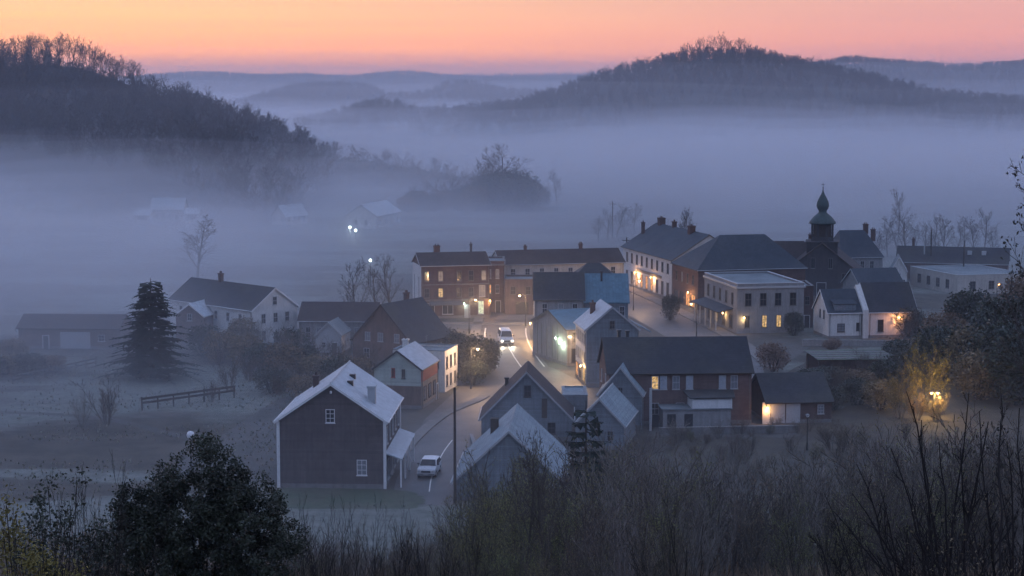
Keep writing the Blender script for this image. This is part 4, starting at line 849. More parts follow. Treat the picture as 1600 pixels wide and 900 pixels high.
# ------------------------------------------------------------ vehicles
M['car_white'] = plain('white_car_paint', (0.62, 0.63, 0.65), 0.3, spec=0.5)
M['rubber'] = plain('tyre_rubber', (0.02, 0.02, 0.02), 0.85)
M['chrome'] = plain('bright_metal', (0.45, 0.46, 0.48), 0.3, 0.8)
M['head_on'] = emit('headlamp_on', (1.0, 0.86, 0.66), 9.0)
M['head_off'] = plain('headlamp_glass', (0.45, 0.46, 0.48), 0.15)
M['tail'] = plain('tail_lamp_glass', (0.25, 0.02, 0.02), 0.2)
def vehicle(name, label, cat, loc, rz, prof, cabin, length, width, belt, wheel_x, wr, lights_on):
    """prof: side outline [(x, z)] of the body; cabin: glass outline; +x is forward"""
    root = empty(name, loc, rz); tag(root, label, cat); hw = width / 2
    def wy(z): return hw * (1 - 0.16 * max(0, (z - belt)) / 0.7) * (1 - 0.05 * max(0, (0.5 - z)))
    b = MB(); n = len(prof)
    # rounded across: five stations over the width
    st = [(-1, 0.0), (-0.93, 0.045), (0, 0.075), (0.93, 0.045), (1, 0.0)]
    cx = sum(p[0] for p in prof) / n
    for s, puff in st:
        for x, z in prof:
            zz = z + (puff - 0.075 if z > belt - .25 else 0); xx = x + (x - cx) / abs(x - cx + 1e-6) * (puff - 0.075) * .8
            b.v.append((xx, s * wy(z), zz))
    for k in range(4):
        for i in range(n):
            j = (i + 1) % n; b.f.append((k * n + i, k * n + j, (k + 1) * n + j, (k + 1) * n + i))
    b.f.append(tuple(range(n))[::-1]); b.f.append(tuple(4 * n + i for i in range(n)))
    body = b.build('body', M['car_white'], root)
    # glass: windscreen, rear, sides
    (x0, z0), (x1, z1), (x2, z2), (x3, z3) = cabin         # front-bottom, front-top, rear-top, rear-bottom
    g = MB(); y0, y1 = wy(z0) * .90, wy(z1) * .86; o = .03
    g.slab((x0 + o, -y0, z0 + o), (x0 + o, y0, z0 + o), (x1 + o, y1, z1 + o - .02), (x1 + o, -y1, z1 + o - .02), .02); g.build('windscreen', M['glass'], root)
    g = MB(); g.slab((x3 - o, y0, z3 + o), (x3 - o, -y0, z3 + o), (x2 - o, -y1, z2 + o - .02), (x2 - o, y1, z2 + o - .02), .02); g.build('rear_window', M['glass'], root)
    for s in (-1, 1):
        ya, yb = s * (wy(z0) + .012), s * (wy(z1) + .006); xm = (x1 + x2) / 2
        for xa, xb, xc, xd in ((x0 - .22, x1 - .1, xm + .05, xm + .05), (xm - .05, xm - .05, x2 + .12, x3 + .2)):
            g = MB(); vs = [(xa, ya, z0 + .05), (xb, yb, z1 - .08), (xc, yb, z1 - .08), (xd, ya, z3 + .05)]; vs += [(x, y - s * .03, z) for x, y, z in vs]
            g.add(vs, [(0, 1, 2, 3), (7, 6, 5, 4), (0, 4, 5, 1), (1, 5, 6, 2), (2, 6, 7, 3), (3, 7, 4, 0)]); g.build('side_window', M['glass'], root)
        m_ = MB(); m_.box(x0 - .35, x0 - .2, *sorted((s * hw * .98, s * (hw + .2))), z0 + .05, z0 + .22); m_.build('wing_mirror', M['trim_dark'], root)
    for x in wheel_x:
        for s in (-1, 1):
            t = MB(); t.tube([(x, s * (hw - .2), wr), (x, s * (hw + .015), wr)], [wr, wr], 16); w_ = t.build('wheel', M['rubber'], root)
            t = MB(); t.tube([(x, s * (hw - .1), wr), (x, s * (hw + .03), wr)], [wr * .6, wr * .55], 10); t.build('rim', M['chrome'], w_)
    xf = max(p[0] for p in prof); xr = min(p[0] for p in prof)
    for s in (-1, 1):
        h_ = MB(); h_.box(xf - .2, xf + .0, s * hw * .78 - .17, s * hw * .78 + .17, .62, .82); ho = h_.build('headlight', M['head_on' if lights_on else 'head_off'], root)
        if lights_on:
            ld = bpy.data.lights.new('headlight_beam', 'SPOT'); ld.energy = 600; ld.color = (1, .86, .64); ld.spot_size = R(75); ld.spot_blend = .8; ld.shadow_soft_size = .1
            lo = bpy.data.objects.new('headlight_beam', ld); COL.objects.link(lo); lo.parent = ho; lo.location = (xf + .06, s * hw * .78, .72); lo.rotation_euler = (0, R(-78), 0)
        h_ = MB(); h_.box(xr - .0, xr + .1, s * hw * .85 - .1, s * hw * .85 + .1, .7, .95); h_.build('tail_light', M['tail'], root)
    g = MB(); g.box(xf - .13, xf + .012, -hw * .52, hw * .52, .58, .80); g.build('grille', M['trim_dark'], root)
    g = MB(); g.box(xf - .2, xf + .05, -hw * .96, hw * .96, .30, .50); g.build('front_bumper', M['metal_grey'], root)
    g = MB(); g.box(xr - .05, xr + .2, -hw * .96, hw * .96, .30, .50); g.build('rear_bumper', M['metal_grey'], root)
    g = MB(); g.box(xf + .051, xf + .06, -.26, .26, .36, .46); g.build('number_plate', M['fascia_pale'], root)
    return root
suv = [(2.2, .35), (2.25, .78), (2.1, .98), (1.0, 1.08), (.35, 1.62), (-1.6, 1.66), (-2.15, 1.1), (-2.25, .7), (-2.2, .35)]
c = P(671, 741)
vehicle('parked_car', 'white car standing on the lane beside the plum brick house', 'car', (c[0], c[1], .02), R(-97), suv, [(1.0, 1.08), (.37, 1.6), (-1.62, 1.64), (-2.12, 1.12)], 4.5, 1.86, 1.02, (1.4, -1.4), .35, False)
van = [(2.5, .38), (2.55, .85), (2.35, 1.1), (1.75, 1.28), (1.15, 2.1), (.6, 2.22), (-2.5, 2.22), (-2.6, 1.2), (-2.6, .38)]
c = P(790, 537)
vehicle('delivery_van', 'white van with its headlights on driving down the main road', 'van', (c[0], c[1], .025), R(-84), van, [(1.75, 1.28), (1.17, 2.08), (-2.48, 2.1), (-2.58, 1.3)], 5.1, 2.0, 1.25, (1.6, -1.6), .36, True)

# ------------------------------------------------------------ lamps and poles
def street_lamp(label, x, y, h, arm, power, color, bulb='bulb_warm', style='arm', z=None, name='street_lamp', heads=1, r=.2):
    z = ground_z(x, y) if z is None else z
    root = empty(name, (x, y, z), 0); tag(root, label, 'street lamp')
    q = MB(); q.tube([(0, 0, -.3), (0, 0, .9), (0, 0, .92), (0, 0, h)], [.11, .11, .07, .05], 8); q.build('pole', M['metal_dark'], root)
    for k in range(heads):
        s = -1 if k else 1; ax = arm * s
        if abs(arm) > .05:
            q = MB(); q.tube([(0, 0, h - .25), (ax * .5, 0, h + .1), (ax, 0, h + .1)], [.04, .035, .03], 6); q.build('arm', M['metal_dark'], root)
        q = MB()
        if style == 'globe': q.lathe([(.06, h - .02), (r * .75, h + r * .3), (r, h + r), (r * .75, h + r * 1.75), (.05, h + 2 * r)], (ax, 0), 14); hd = q.build('globe', M[bulb], root, smooth=True)
        else:
            q.lathe([(.05, h + .2), (.2, h + .1), (.24, h + .0), (.22, h - .02)], (ax, 0), 10); hd = q.build('lamp_head', M['metal_grey'], root)
            g = MB(); g.lathe([(.19, h - .025), (.15, h - .14), (.05, h - .2)], (ax, 0), 10); g.build('lamp_glass', M[bulb], hd)
        if power:
            ld = bpy.data.lights.new('lamp_light', 'POINT'); ld.energy = power; ld.color = color; ld.shadow_soft_size = .2
            lo = bpy.data.objects.new('lamp_light', ld); COL.objects.link(lo); lo.parent = root; lo.location = (ax, 0, h - .45)
    return root
WARM = (1.0, .60, .30)
c = P(838, 590); street_lamp('street lamp on the main road behind the steep dark-roofed house', c[0] + 5.6, c[1] + 4, 5.2, -.9, 2400, WARM)
M['globe_off'] = plain('opal_globe', (0.72, 0.72, 0.74), 0.3)
c = P(722, 606); street_lamp('street lamp on the lane beside the white flat-roofed building', c[0] + 1.2, c[1] - 1.0, 5.4, .9, 2000, WARM)
c = P(733, 522); street_lamp('street lamp at the corner of the far crossroads by the hedge', c[0], c[1], 5.6, 1.0, 2600, WARM)
c = P(829, 512); street_lamp('street lamp by the white gable at the far crossroads', c[0] - .8, c[1] + 2, 5.2, -1.0, 2000, WARM)
street_lamp('street lamp on the upper street before the white hotel', 21.5, 336, 5.4, 1.0, 1500, WARM)
street_lamp('street lamp on the upper street below the corner block', 29.2, 300, 5.4, -.9, 800, WARM)
c = P(1453, 652); street_lamp('twin-headed amber lamp glowing inside the yellow-leaved tree', c[0], c[1] - 2.2, 3.4, .38, 1000, (1, .62, .2), 'bulb_amber', heads=2)
c = P(547, 378); street_lamp('white yard lamp nearer the foggy farm, left of the pair', c[0], c[1], 3.4, 0, 260, (.85, 1, .95), 'bulb_white', r=.3, style='globe')
c = P(556, 383); street_lamp('white yard lamp nearer the town, right of the pair', c[0], c[1], 3.4, 0, 260, (.85, 1, .95), 'bulb_white', r=.3, style='globe')
c = P(299, 752); street_lamp('unlit white globe lamp above the round evergreen bush', c[0], c[1], 4.35, 0, 0, WARM, 'globe_off', 'globe', r=.4, name='globe_lamp')
c = P(1261, 704); street_lamp('unlit lamp post standing in the scrub before the inn annex', c[0], c[1], 3.9, 0, 0, WARM, 'globe_off')
c = P(1557, 480); street_lamp('small amber lamp among the trees at the right edge', c[0], c[1], 4.2, .4, 160, (1, .6, .25), 'bulb_amber')
c = P(560, 472); street_lamp('white lamp shining through bare trees behind the long low house', c[0] + 1.2, c[1] + 14, 6.2, 0, 500, (.9, .95, 1), 'bulb_white', 'globe', r=.22)
def utility_pole(label, x, y, h, cross=True):
    z = ground_z(x, y); root = empty('utility_pole', (x, y, z)); tag(root, label, 'utility pole')
    q = MB(); q.tube([(0, 0, -.4), (0, 0, h)], [.16, .11], 8); q.build('pole', M['wood_dark'], root)
    if cross:
        q = MB(); q.box(-.9, .9, -.06, .06, h - .7, h - .58); ca = q.build('crossarm', M['wood_dark'], root)
        for u in (-.8, -.35, .35, .8):
            q = MB(); q.lathe([(.05, h - .58), (.06, h - .5), (.04, h - .44)], (u, 0), 6); q.build('insulator', M['metal_grey'], ca)
    return root
c = P(711, 786); utility_pole('tall bare pole rising beside the near pale-roofed house', c[0], c[1], 11.2, False)
c = P(1457, 440); utility_pole('dark pole standing up behind the pale flat workshop', c[0], c[1] + 2, 10.4, False)
c = P(1505, 445); utility_pole('shorter dark pole at the right behind the workshop', c[0], c[1], 8.8, False)
c = P(957, 372); utility_pole('lone pole in the fog above the cream terrace', c[0], c[1], 9.5)
c = P(985, 440); utility_pole('pole at the left end of the white hotel', c[0] - .8, c[1], 9.0)
# rail fence and low walls
def rail_fence(label, a, b, h=1.3, rails=2, mat='wood_dark', n=None, thick=.1):
    a, b = Vector(a), Vector(b); d = b - a; ln = d.length; root = empty('rail_fence', (a.x, a.y, 0), math.atan2(d.y, d.x)); tag(root, label, 'fence'); n = n or int(ln / 2.2)
    for i in range(n + 1):
        x = ln * i / n; q = MB(); q.box(x - .07, x + .07, -.07, .07, -.2, h - .02 + .25 * (i % 4 == 0)); q.build('post', M[mat], root)
    for k in range(rails):
        z = h - k * .5; q = MB(); q.box(-.1, ln + .1, -.13, -.073, z - thick, z + thick); q.build('rail', M[mat], root)
    return root
rail_fence('dark timber rail fence crossing the misty left meadow', P(222, 642), P(366, 622), 1.5, 2, thick=.14)
rail_fence('pale rail fence along the edge of the meadow below the long shed', P(20, 600), P(150, 572), 1.1, 2, 'wood_grey')
def garden_wall(label, a, b, h, mat='stone'):
    a, b = Vector(a), Vector(b); d = b - a; root = empty('garden_wall', (a.x, a.y, 0), math.atan2(d.y, d.x)); tag(root, label, 'wall'); ln = d.length
    q = MB(); q.box(0, ln, -.15, .15, -.3, h); q.build('wall', M[mat], root); q = MB(); q.box(-.05, ln + .05, -.2, .2, h + .003, h + .09); q.build('coping', M['concrete'], root)
garden_wall('low stone wall along the scrub below the inn', P(1030, 680), P(1245, 676), .8)
garden_wall('low wall beside the lane opposite the plum brick house', (-3.2, 196), (-4.6, 212), .7, 'concrete')
garden_wall('low wall in front of the white cottages', (44.5, 290), (58, 289), .9, 'concrete')
# ------------------------------------------------------------ trees and shrubs
def grow(mb, p, d, ln, r, lvl, q, rng, tips=None, mb2=None):
    """one branch and its children; q holds per-level lists"""
    last = lvl == len(q['n'])
    segs = q['segs'][min(lvl, len(q['segs']) - 1)]; pts = [Vector(p)]; d = Vector(d).normalized(); tip = q.get('tip', .25)
    for i in range(segs):
        w = q['wander']; d = (d + Vector((rng.gauss(0, w), rng.gauss(0, w), rng.gauss(0, w) + q['up'][min(lvl, len(q['up']) - 1)]))).normalized()
        pts.append(pts[-1] + d * ln / segs)
    rr = [max(q['rmin'], r * (1 - (1 - tip) * i / segs)) for i in range(segs + 1)]
    (mb if lvl < q['split'] or mb2 is None else mb2).tube(pts, rr, q['sides'][min(lvl, len(q['sides']) - 1)], False)
    if last:
        if tips is not None:
            for k in range(1, segs + 1): tips.append((pts[k], d))
        return
    n = q['n'][lvl]; t0 = q['t0'][min(lvl, len(q['t0']) - 1)]; spin = rng.random() * 6.28
    for k in range(n):
        t = t0 + (1 - t0) * (k + rng.random() * .8) / n; t = min(t, .99); f = t * segs; i = int(f); pp = pts[i].lerp(pts[i + 1], f - i); dd = (pts[i + 1] - pts[i]).normalized()
        spin += 2.4 + rng.gauss(0, .4); ang = q['ang'][min(lvl, len(q['ang']) - 1)] * rng.uniform(.7, 1.3)
        a = dd.orthogonal().normalized(); a = Matrix.Rotation(spin, 3, dd) @ a; nd = dd * math.cos(ang) + a * math.sin(ang)
        l2 = ln * q['ratio'][min(lvl, len(q['ratio']) - 1)] * rng.uniform(.7, 1.15) * (1 - q.get('shorten', .45) * (t - t0) / (1 - t0 + 1e-6))
        grow(mb, pp, nd, l2, max(q['rmin'], rr[i] * q.get('thin', .55)), lvl + 1, q, rng, tips, mb2)
def add_leaves(mb, pts, size, rng, jitter, per=1, flat=.5):
    for p, d in pts:
        for _ in range(per):
            c = Vector(p) + Vector((rng.gauss(0, jitter), rng.gauss(0, jitter), rng.gauss(0, jitter)))
            n = Vector((rng.gauss(0, 1), rng.gauss(0, 1), rng.gauss(0, 1) + flat)).normalized(); a = n.orthogonal().normalized(); a = Matrix.Rotation(rng.random() * 6.28, 3, n) @ a; b = n.cross(a)
            s = size * rng.uniform(.6, 1.3); k = len(mb.v)
            mb.v += [tuple(c - a * s * .5), tuple(c + b * s * .3 + n * s * .08), tuple(c + a * s * .55), tuple(c - b * s * .3 + n * s * .08)]; mb.f += [(k, k + 1, k + 2), (k, k + 2, k + 3)]
def joined(*mbs):
    o = MB()
    for m in mbs: o.add(m.v, m.f)
    return o
class Proto:
    """meshes of one kind of plant, placed many times"""
    def __init__(s, parts): s.parts = parts           # [(part name, mesh)]
    def place(s, name, label, cat, loc, rz, sc, group=None):
        root = empty(name, loc, rz); root.scale = (sc, sc, sc) if isinstance(sc, (int, float)) else sc; tag(root, label, cat, group)
        for nm, me in s.parts: link(nm, me, None, root)
        return root
def with_mat(mb, name, mat, smooth=False):
    me = mb.mesh(name, smooth); me.materials.append(M[mat]); return me
# wood on the hills: tall, upright, bare; 1 unit high
HILLQ = dict(segs=[5, 3, 2, 2], wander=.10, up=[.0, .16, .14, .1], rmin=.0022, split=1, sides=[4, 3, 3, 3], n=[11, 5, 4], t0=[.36, .25, .3], ang=[.62, .55, .6], ratio=[.5, .5, .5], thin=.55)
def bare_proto(seed, q, twig='twig', bark='bark', r=.012, tiltup=0):
    rng = random.Random(seed); a, b = MB(), MB()
    grow(a, (0, 0, -.03), (0, 0, 1), .88, r, 0, q, rng, None, b)
    return a, b
hill_trees = []; hill_scatter = []
for s in range(6):
    q = dict(HILLQ); q['n'] = [9 + s % 4, 5, 3 + s % 2]; q['t0'] = [.30 + .05 * (s % 3), .25, .3]; q['ang'] = [.5 + .06 * (s % 4), .55, .6]
    a, b = bare_proto(100 + s, q); hill_trees.append(Proto([('trunk', with_mat(a, 'trunk', 'bark')), ('crown', with_mat(b, 'crown', 'wood_twig'))]))
for s in range(4):
    q = dict(HILLQ); q.update(n=[15, 6, 3], t0=[.06, .15, .25], ang=[.8, .65, .6], rmin=.0055, ratio=[.42, .5, .5])
    a, b = bare_proto(150 + s, q, r=.016); hill_scatter.append(joined(a, b).mesh('wood_tree')); hill_scatter[-1].materials.append(M['wood_twig'])
def scatter(name, pts, meshes, smin, smax, seed):
    """wood read as one mass: instanced trees on a cloud of points"""
    me = bpy.data.meshes.new(name); me.from_pydata(pts, [], []); o = bpy.data.objects.new(name, me); COL.objects.link(o); tag(o, kind='stuff')
    col = bpy.data.collections.new(name + '_kinds')
    for m_ in meshes: col.objects.link(bpy.data.objects.new('wood_tree_kind', m_))
    ng = bpy.data.node_groups.new(name, 'GeometryNodeTree'); ng.interface.new_socket('Geometry', in_out='INPUT', socket_type='NodeSocketGeometry'); ng.interface.new_socket('Geometry', in_out='OUTPUT', socket_type='NodeSocketGeometry')
    n, l = ng.nodes, ng.links; gi, go = n.new('NodeGroupInput'), n.new('NodeGroupOutput'); ip = n.new('GeometryNodeInstanceOnPoints'); ci = n.new('GeometryNodeCollectionInfo')
    ci.inputs['Collection'].default_value = col; ci.inputs['Separate Children'].default_value = True; ci.inputs['Reset Children'].default_value = True
    ip.inputs['Pick Instance'].default_value = True
    rv = n.new('FunctionNodeRandomValue'); rv.data_type = 'INT'; rv.inputs['Min'].default_value = 0; rv.inputs['Max'].default_value = len(meshes) - 1
    for i_, s_ in enumerate(rv.inputs):
        if s_.name == 'Min' and s_.type == 'INT': s_.default_value = 0
        if s_.name == 'Max' and s_.type == 'INT': s_.default_value = len(meshes) - 1
        if s_.name == 'Seed': s_.default_value = seed
    rr = n.new('FunctionNodeRandomValue'); rr.data_type = 'FLOAT_VECTOR'
    rr.inputs[0].default_value = (-.05, -.05, 0); rr.inputs[1].default_value = (.05, .05, 6.283)
    rs = n.new('FunctionNodeRandomValue'); rs.data_type = 'FLOAT'
    for s_ in rs.inputs:
        if s_.type == 'VALUE' and s_.name == 'Min': s_.default_value = smin
        if s_.type == 'VALUE' and s_.name == 'Max': s_.default_value = smax
    l.new(gi.outputs[0], ip.inputs['Points']); l.new(ci.outputs[0], ip.inputs['Instance'])
    l.new([s_ for s_ in rv.outputs if s_.type == 'INT'][0], ip.inputs['Instance Index']); l.new([s_ for s_ in rr.outputs if s_.type == 'VECTOR'][0], ip.inputs['Rotation']); l.new([s_ for s_ in rs.outputs if s_.type == 'VALUE'][0], ip.inputs['Scale'])
    l.new(ip.outputs[0], go.inputs[0]); md = o.modifiers.new('wood', 'NODES'); md.node_group = ng
    return o
def wood_points(key, n, seed, front=1.0, rim=.25):
    """trees over the front slope, and thick along the crest"""
    X, Dd, zf, hf, hb = HILLS[key]; rng = random.Random(seed); out = []; tries = 0
    while len(out) < n and tries < n * 20:
        tries += 1
        x = rng.uniform(X[0] - (X[-1] - X[0]) * .05, X[-1] + (X[-1] - X[0]) * .05); D = float(np.interp(x, X, Dd)); t = rng.random() ** 1.2
        y = D + rng.uniform(-22, 26) if rng.random() < rim else D - t * hf * front
        z = zf(x, y)
        if z < .3 or (key == 'left' and XD(215, D) > x and y > D - 26): continue      # the far left crest keeps its open trunks
        out.append((x, y, z - 1.6))
    return out
scatter('hillside_wood', wood_points('left', 1900, 1, .72, .12), hill_scatter, 9, 15, 1)
scatter('hillside_wood', wood_points('right', 3000, 2, .85, .2), hill_scatter, 7, 13, 2)
scatter('hillside_wood', wood_points('middle', 1500, 3, .8), hill_scatter, 9, 16, 3)
scatter('hillside_wood', wood_points('mound', 1500, 4, .7), hill_scatter, 9, 16, 4)
scatter('hillside_wood', wood_points('east', 1900, 5, .7, .4), hill_scatter, 9, 15, 5)
scatter('hillside_wood', wood_points('far', 3000, 6, .3, .5), hill_scatter, 10, 17, 6)
scatter('hillside_wood', wood_points('farthest', 2500, 7, .1, .7), hill_scatter, 10, 18, 7)
# trees one can tell apart on the two crests
def crest_trees(key, pxs, name, label, group, hmin, hmax, seed, hf=None):
    X, Dd, zf, f_, b_ = HILLS[key]; rng = random.Random(seed)
    for px in pxs:
        D = float(np.interp(XD(px, 1300), X, Dd)); D = float(np.interp(XD(px, D), X, Dd)) + rng.uniform(-9, 7); x = XD(px + rng.uniform(-3, 3), D)
        h = rng.uniform(hmin, hmax) * (hf(px) if hf else 1); hill_trees[rng.randrange(6)].place(name, label, 'tree', (x, D, zf(x, D) - 1.4), rng.random() * 6.28, (h * rng.uniform(.95, 1.25), h * rng.uniform(.95, 1.25), h), group)
rngc = random.Random(5)
crest_trees('left', [-12 + i * 4.4 + rngc.uniform(-1.5, 1.5) for i in range(54)], 'crest_tree', 'tall bare tree standing on the crest of the left hill against the glow', 'trees on the left crest', 15.5, 19, 11)
crest_trees('left', [228 + i * 8 for i in range(30)], 'slope_tree', 'bare tree along the falling skyline of the left hill', 'trees on the left skyline', 9, 15, 12)
crest_trees('right', [905 + i * 7.5 for i in range(21)] + [1175 + i * 7 for i in range(24)], 'ridge_tree', 'bare tree on the long skyline of the right hill', 'trees on the right skyline', 9, 14, 13)
crest_trees('right', [1062 + i * 5.6 for i in range(20)], 'summit_tree', 'tall bare tree on the summit of the right hill', 'trees on the right summit', 14, 19, 14, lambda px: .8 + .32 * math.exp(-((px - 1128) / 48) ** 2))

# valley trees: finer, spreading
VALQ = dict(segs=[4, 4, 3, 2], wander=.11, up=[0, .10, .08, .05], rmin=.0014, split=1, sides=[6, 4, 3, 3], n=[10, 7, 5, 3], t0=[.24, .2, .2, .3], ang=[.85, .7, .65, .6], ratio=[.55, .52, .5, .5], thin=.5)
val = []
for s in range(5):
    q = dict(VALQ); q['ang'] = [.65 + .1 * (s % 3), .7, .65, .6]; a, b = bare_proto(200 + s, q, r=.02)
    val.append(Proto([('trunk', with_mat(a, 'trunk', 'bark')), ('crown', with_mat(b, 'crown', 'twig'))]))
def tree_at(proto, name, label, px, D, h, wide=1.0, group=None, rz=None, cat='tree', z=None):
    x = XD(px, D); zz = ground_z(x, D) if z is None else z; rng = random.Random(int(px * 7 + D))
    return proto.place(name, label, cat, (x, D, zz - .1), rng.random() * 6.28 if rz is None else rz, (h * wide, h * wide, h), group)
tree_at(val[0], 'bare_tree', 'pale bare tree standing in the fog above the white house', 308, 385, 12.5, 1.35)
tree_at(val[1], 'bare_tree', 'dark bare tree left of the pair behind the long low house', 557, 298, 12.0, .8)
tree_at(val[2], 'bare_tree', 'dark bare tree right of the pair behind the long low house', 593, 299, 11.3, .8)
tree_at(val[3], 'bare_tree', 'bare tree between the pair and the brick row', 612, 322, 11, .9)
tree_at(val[4], 'bare_tree', 'large round-crowned bare tree on the knoll in the fog', 790, 610, 19.5, 1.35)
for k, (px, h) in enumerate(((745, 14), (760, 15), (722, 11), (700, 10), (680, 9), (662, 8), (645, 7), (815, 14), (832, 12), (775, 16), (735, 10), (712, 9), (690, 8), (805, 10))):
    tree_at(val[k % 5], 'knoll_tree', 'lower bare tree massed beside the large one on the foggy knoll', px, 604 + (k * 5) % 17, h, 1.15, 'trees on the knoll')
tree_at(val[0], 'bare_tree', 'solitary round bare tree right of the foggy knoll', 870, 622, 11.5, .95)
for k in range(20):
    tree_at(val[k % 5], 'hedgerow_tree', 'dim bare tree in the hedgerow running below the left hill', 548 + k * 9.5, 780 - k * 4, 11.5 - k * .22 + (k * 7 % 4), 1.2, 'hedgerow trees')
tree_at(val[1], 'bare_tree', 'faint tall bare tree in the fog right of the church', 1402, 470, 13.5, .7)
tree_at(val[2], 'bare_tree', 'thin bare tree behind the white hotel roof', 1066, 408, 13.2, .6)
tree_at(val[3], 'bare_tree', 'low bare tree just right of the hotel chimneys', 1077, 412, 12.6, .6)
for k in range(13): tree_at(val[k % 5], 'garden_tree', 'faint bare tree along the far right gardens in the fog', 1372 + k * 15, 428 + (k * 13) % 30, 7 + (k * 5) % 4, 1.1, 'garden trees')
for k in range(5): tree_at(val[k % 5], 'fog_tree', 'very faint bare tree in the fog above the cream terrace', 935 + k * 14, 480 + k * 9, 6.5 + k % 3, 1.1, 'trees in the fog')

# shrubs with many fine stems
SHQ = dict(segs=[5, 4, 3], wander=.09, up=[.05, .06, .05], rmin=.0022, split=1, sides=[4, 3, 3], n=[9, 4], t0=[.2, .2], ang=[.5, .55], ratio=[.42, .5], thin=.6)
def stem_shrub(seed, stems, lean, q=SHQ, twig='twig', leaf=None, leaf_n=0, leaf_size=.02, r=.009):
    rng = random.Random(seed); a, b, c = MB(), MB(), MB(); tips = []
    for k in range(stems):
        t = rng.random() * 6.28; l_ = lean * rng.random() ** .6; h = rng.uniform(.55, .95)
        grow(a, (.05 * math.cos(t), .05 * math.sin(t), -.04), (l_ * math.cos(t), l_ * math.sin(t), 1), h, r * rng.uniform(.6, 1.2), 0, q, rng, tips, b)
    parts = [('stems', with_mat(a, 'stems', twig)), ('twigs', with_mat(b, 'twigs', twig))]
    if leaf:
        sel = [tips[rng.randrange(len(tips))] for _ in range(leaf_n)]; add_leaves(c, sel, leaf_size, rng, .02); parts.append(('leaves', with_mat(c, 'leaves', leaf)))
    return Proto(parts)
thick = [stem_shrub(300, 11, .55, leaf='leaf_rust', leaf_n=1500, leaf_size=.012), stem_shrub(301, 9, .45, leaf='leaf_olive', leaf_n=2600, leaf_size=.014), stem_shrub(302, 12, .6, twig='twig_pale', leaf='leaf_rust', leaf_n=500, leaf_size=.011),
         stem_shrub(303, 10, .5, leaf='leaf_rust', leaf_n=2400, leaf_size=.012), stem_shrub(304, 8, .35, twig='twig_pale'), stem_shrub(305, 12, .65, leaf='leaf_olive', leaf_n=1200, leaf_size=.012)]
# dense round bushes
def blob_bush(seed, n, size, leaf, lobes=7, twig='twig_dark'):
    rng = random.Random(seed); st, lv = MB(), MB(); L_ = [((0, 0, .5), (.42, .42, .46))]
    for k in range(lobes):
        t = rng.random() * 6.28; rr = rng.uniform(.15, .32); L_.append(((rr * math.cos(t), rr * math.sin(t), rng.uniform(.25, .72)), (rng.uniform(.18, .28),) * 3))
    pts = []
    for _ in range(n):
        c, e = L_[rng.randrange(len(L_))] if rng.random() < .75 else L_[0]
        d = Vector((rng.gauss(0, 1), rng.gauss(0, 1), rng.gauss(0, 1))).normalized(); k = rng.uniform(.7, 1.05) + (abs(rng.gauss(0, .12)) if rng.random() < .3 else 0); p = Vector((c[0] + d.x * e[0] * k, c[1] + d.y * e[1] * k, c[2] + d.z * e[2] * k))
        if p.z > .02: pts.append((p, d))
    add_leaves(lv, pts, size, rng, .01)
    for k in range(9):
        t = rng.random() * 6.28; st.tube([(0.03 * math.cos(t), .03 * math.sin(t), -.05), (.15 * math.cos(t), .15 * math.sin(t), .35), (.3 * math.cos(t), .3 * math.sin(t), .75)], [.02, .014, .004], 5, False)
    return Proto([('stems', with_mat(st, 'stems', twig)), ('foliage', with_mat(lv, 'foliage', leaf))])
bush = [blob_bush(400, 4200, .055, 'leaf_dark'), blob_bush(401, 4200, .055, 'leaf_olive'), blob_bush(402, 3800, .052, 'leaf_rust', 9), blob_bush(403, 4200, .052, 'leaf_dark', 9)]
def bush_at(i, name, label, px, D, h, wide=1.0, group=None): return tree_at(bush[i], name, label, px, D, h, wide, group, cat='bush')
for k in range(16):
    bush_at((2, 3)[k % 2], 'knoll_bush', 'dim brush massed under the trees on the foggy knoll', 636 + k * 13.5, 596 + (k * 7) % 18, 5.6 + 7.5 * math.exp(-((k - 11.5) / 3.6) ** 2) + (k * 5 % 3) * .6, (1.3 if k < 8 else 1.0), 'brush on the knoll')
for k in range(30):
    bush_at((2, 3)[k % 2], 'hedgerow_bush', 'dim brush in the hedgerow running from the left hill to the knoll', 535 + k * 6.6, 775 - k * 3.4, 8.5 - k * .1 + (k * 7 % 4) * .8, 1.15, 'hedgerow brush')
for k, (px, D, h, w) in enumerate(((724, 262, 5.6, 1.1), (742, 260, 6.0, 1.1), (757, 266, 4.6, 1.1), (712, 270, 5.0, 1.0), (738, 252, 3.6, 1.2), (700, 282, 4.0, 1.2))):
    bush_at(k % 2 * 3, 'hedge_bush', 'dark evergreen bush in the clump left of the main road', px, D, h, w, 'bushes by the main road')
bush_at(0, 'street_bush', 'dark bushy tree at the kerb of the upper street before the brick shop', 1047, 322, 4.6, .75)
bush_at(2, 'round_bush', 'rounded brown bush in the yard below the corner block', 1207, 264, 4.4, 1.2)
bush_at(0, 'wall_bush', 'dark shrub against the right wall of the corner block', 1240, 302, 4.0, .9)
bush_at(2, 'brown_bush', 'low brown bush in front of the white cottage', 1300, 285, 2.2, 1.5)
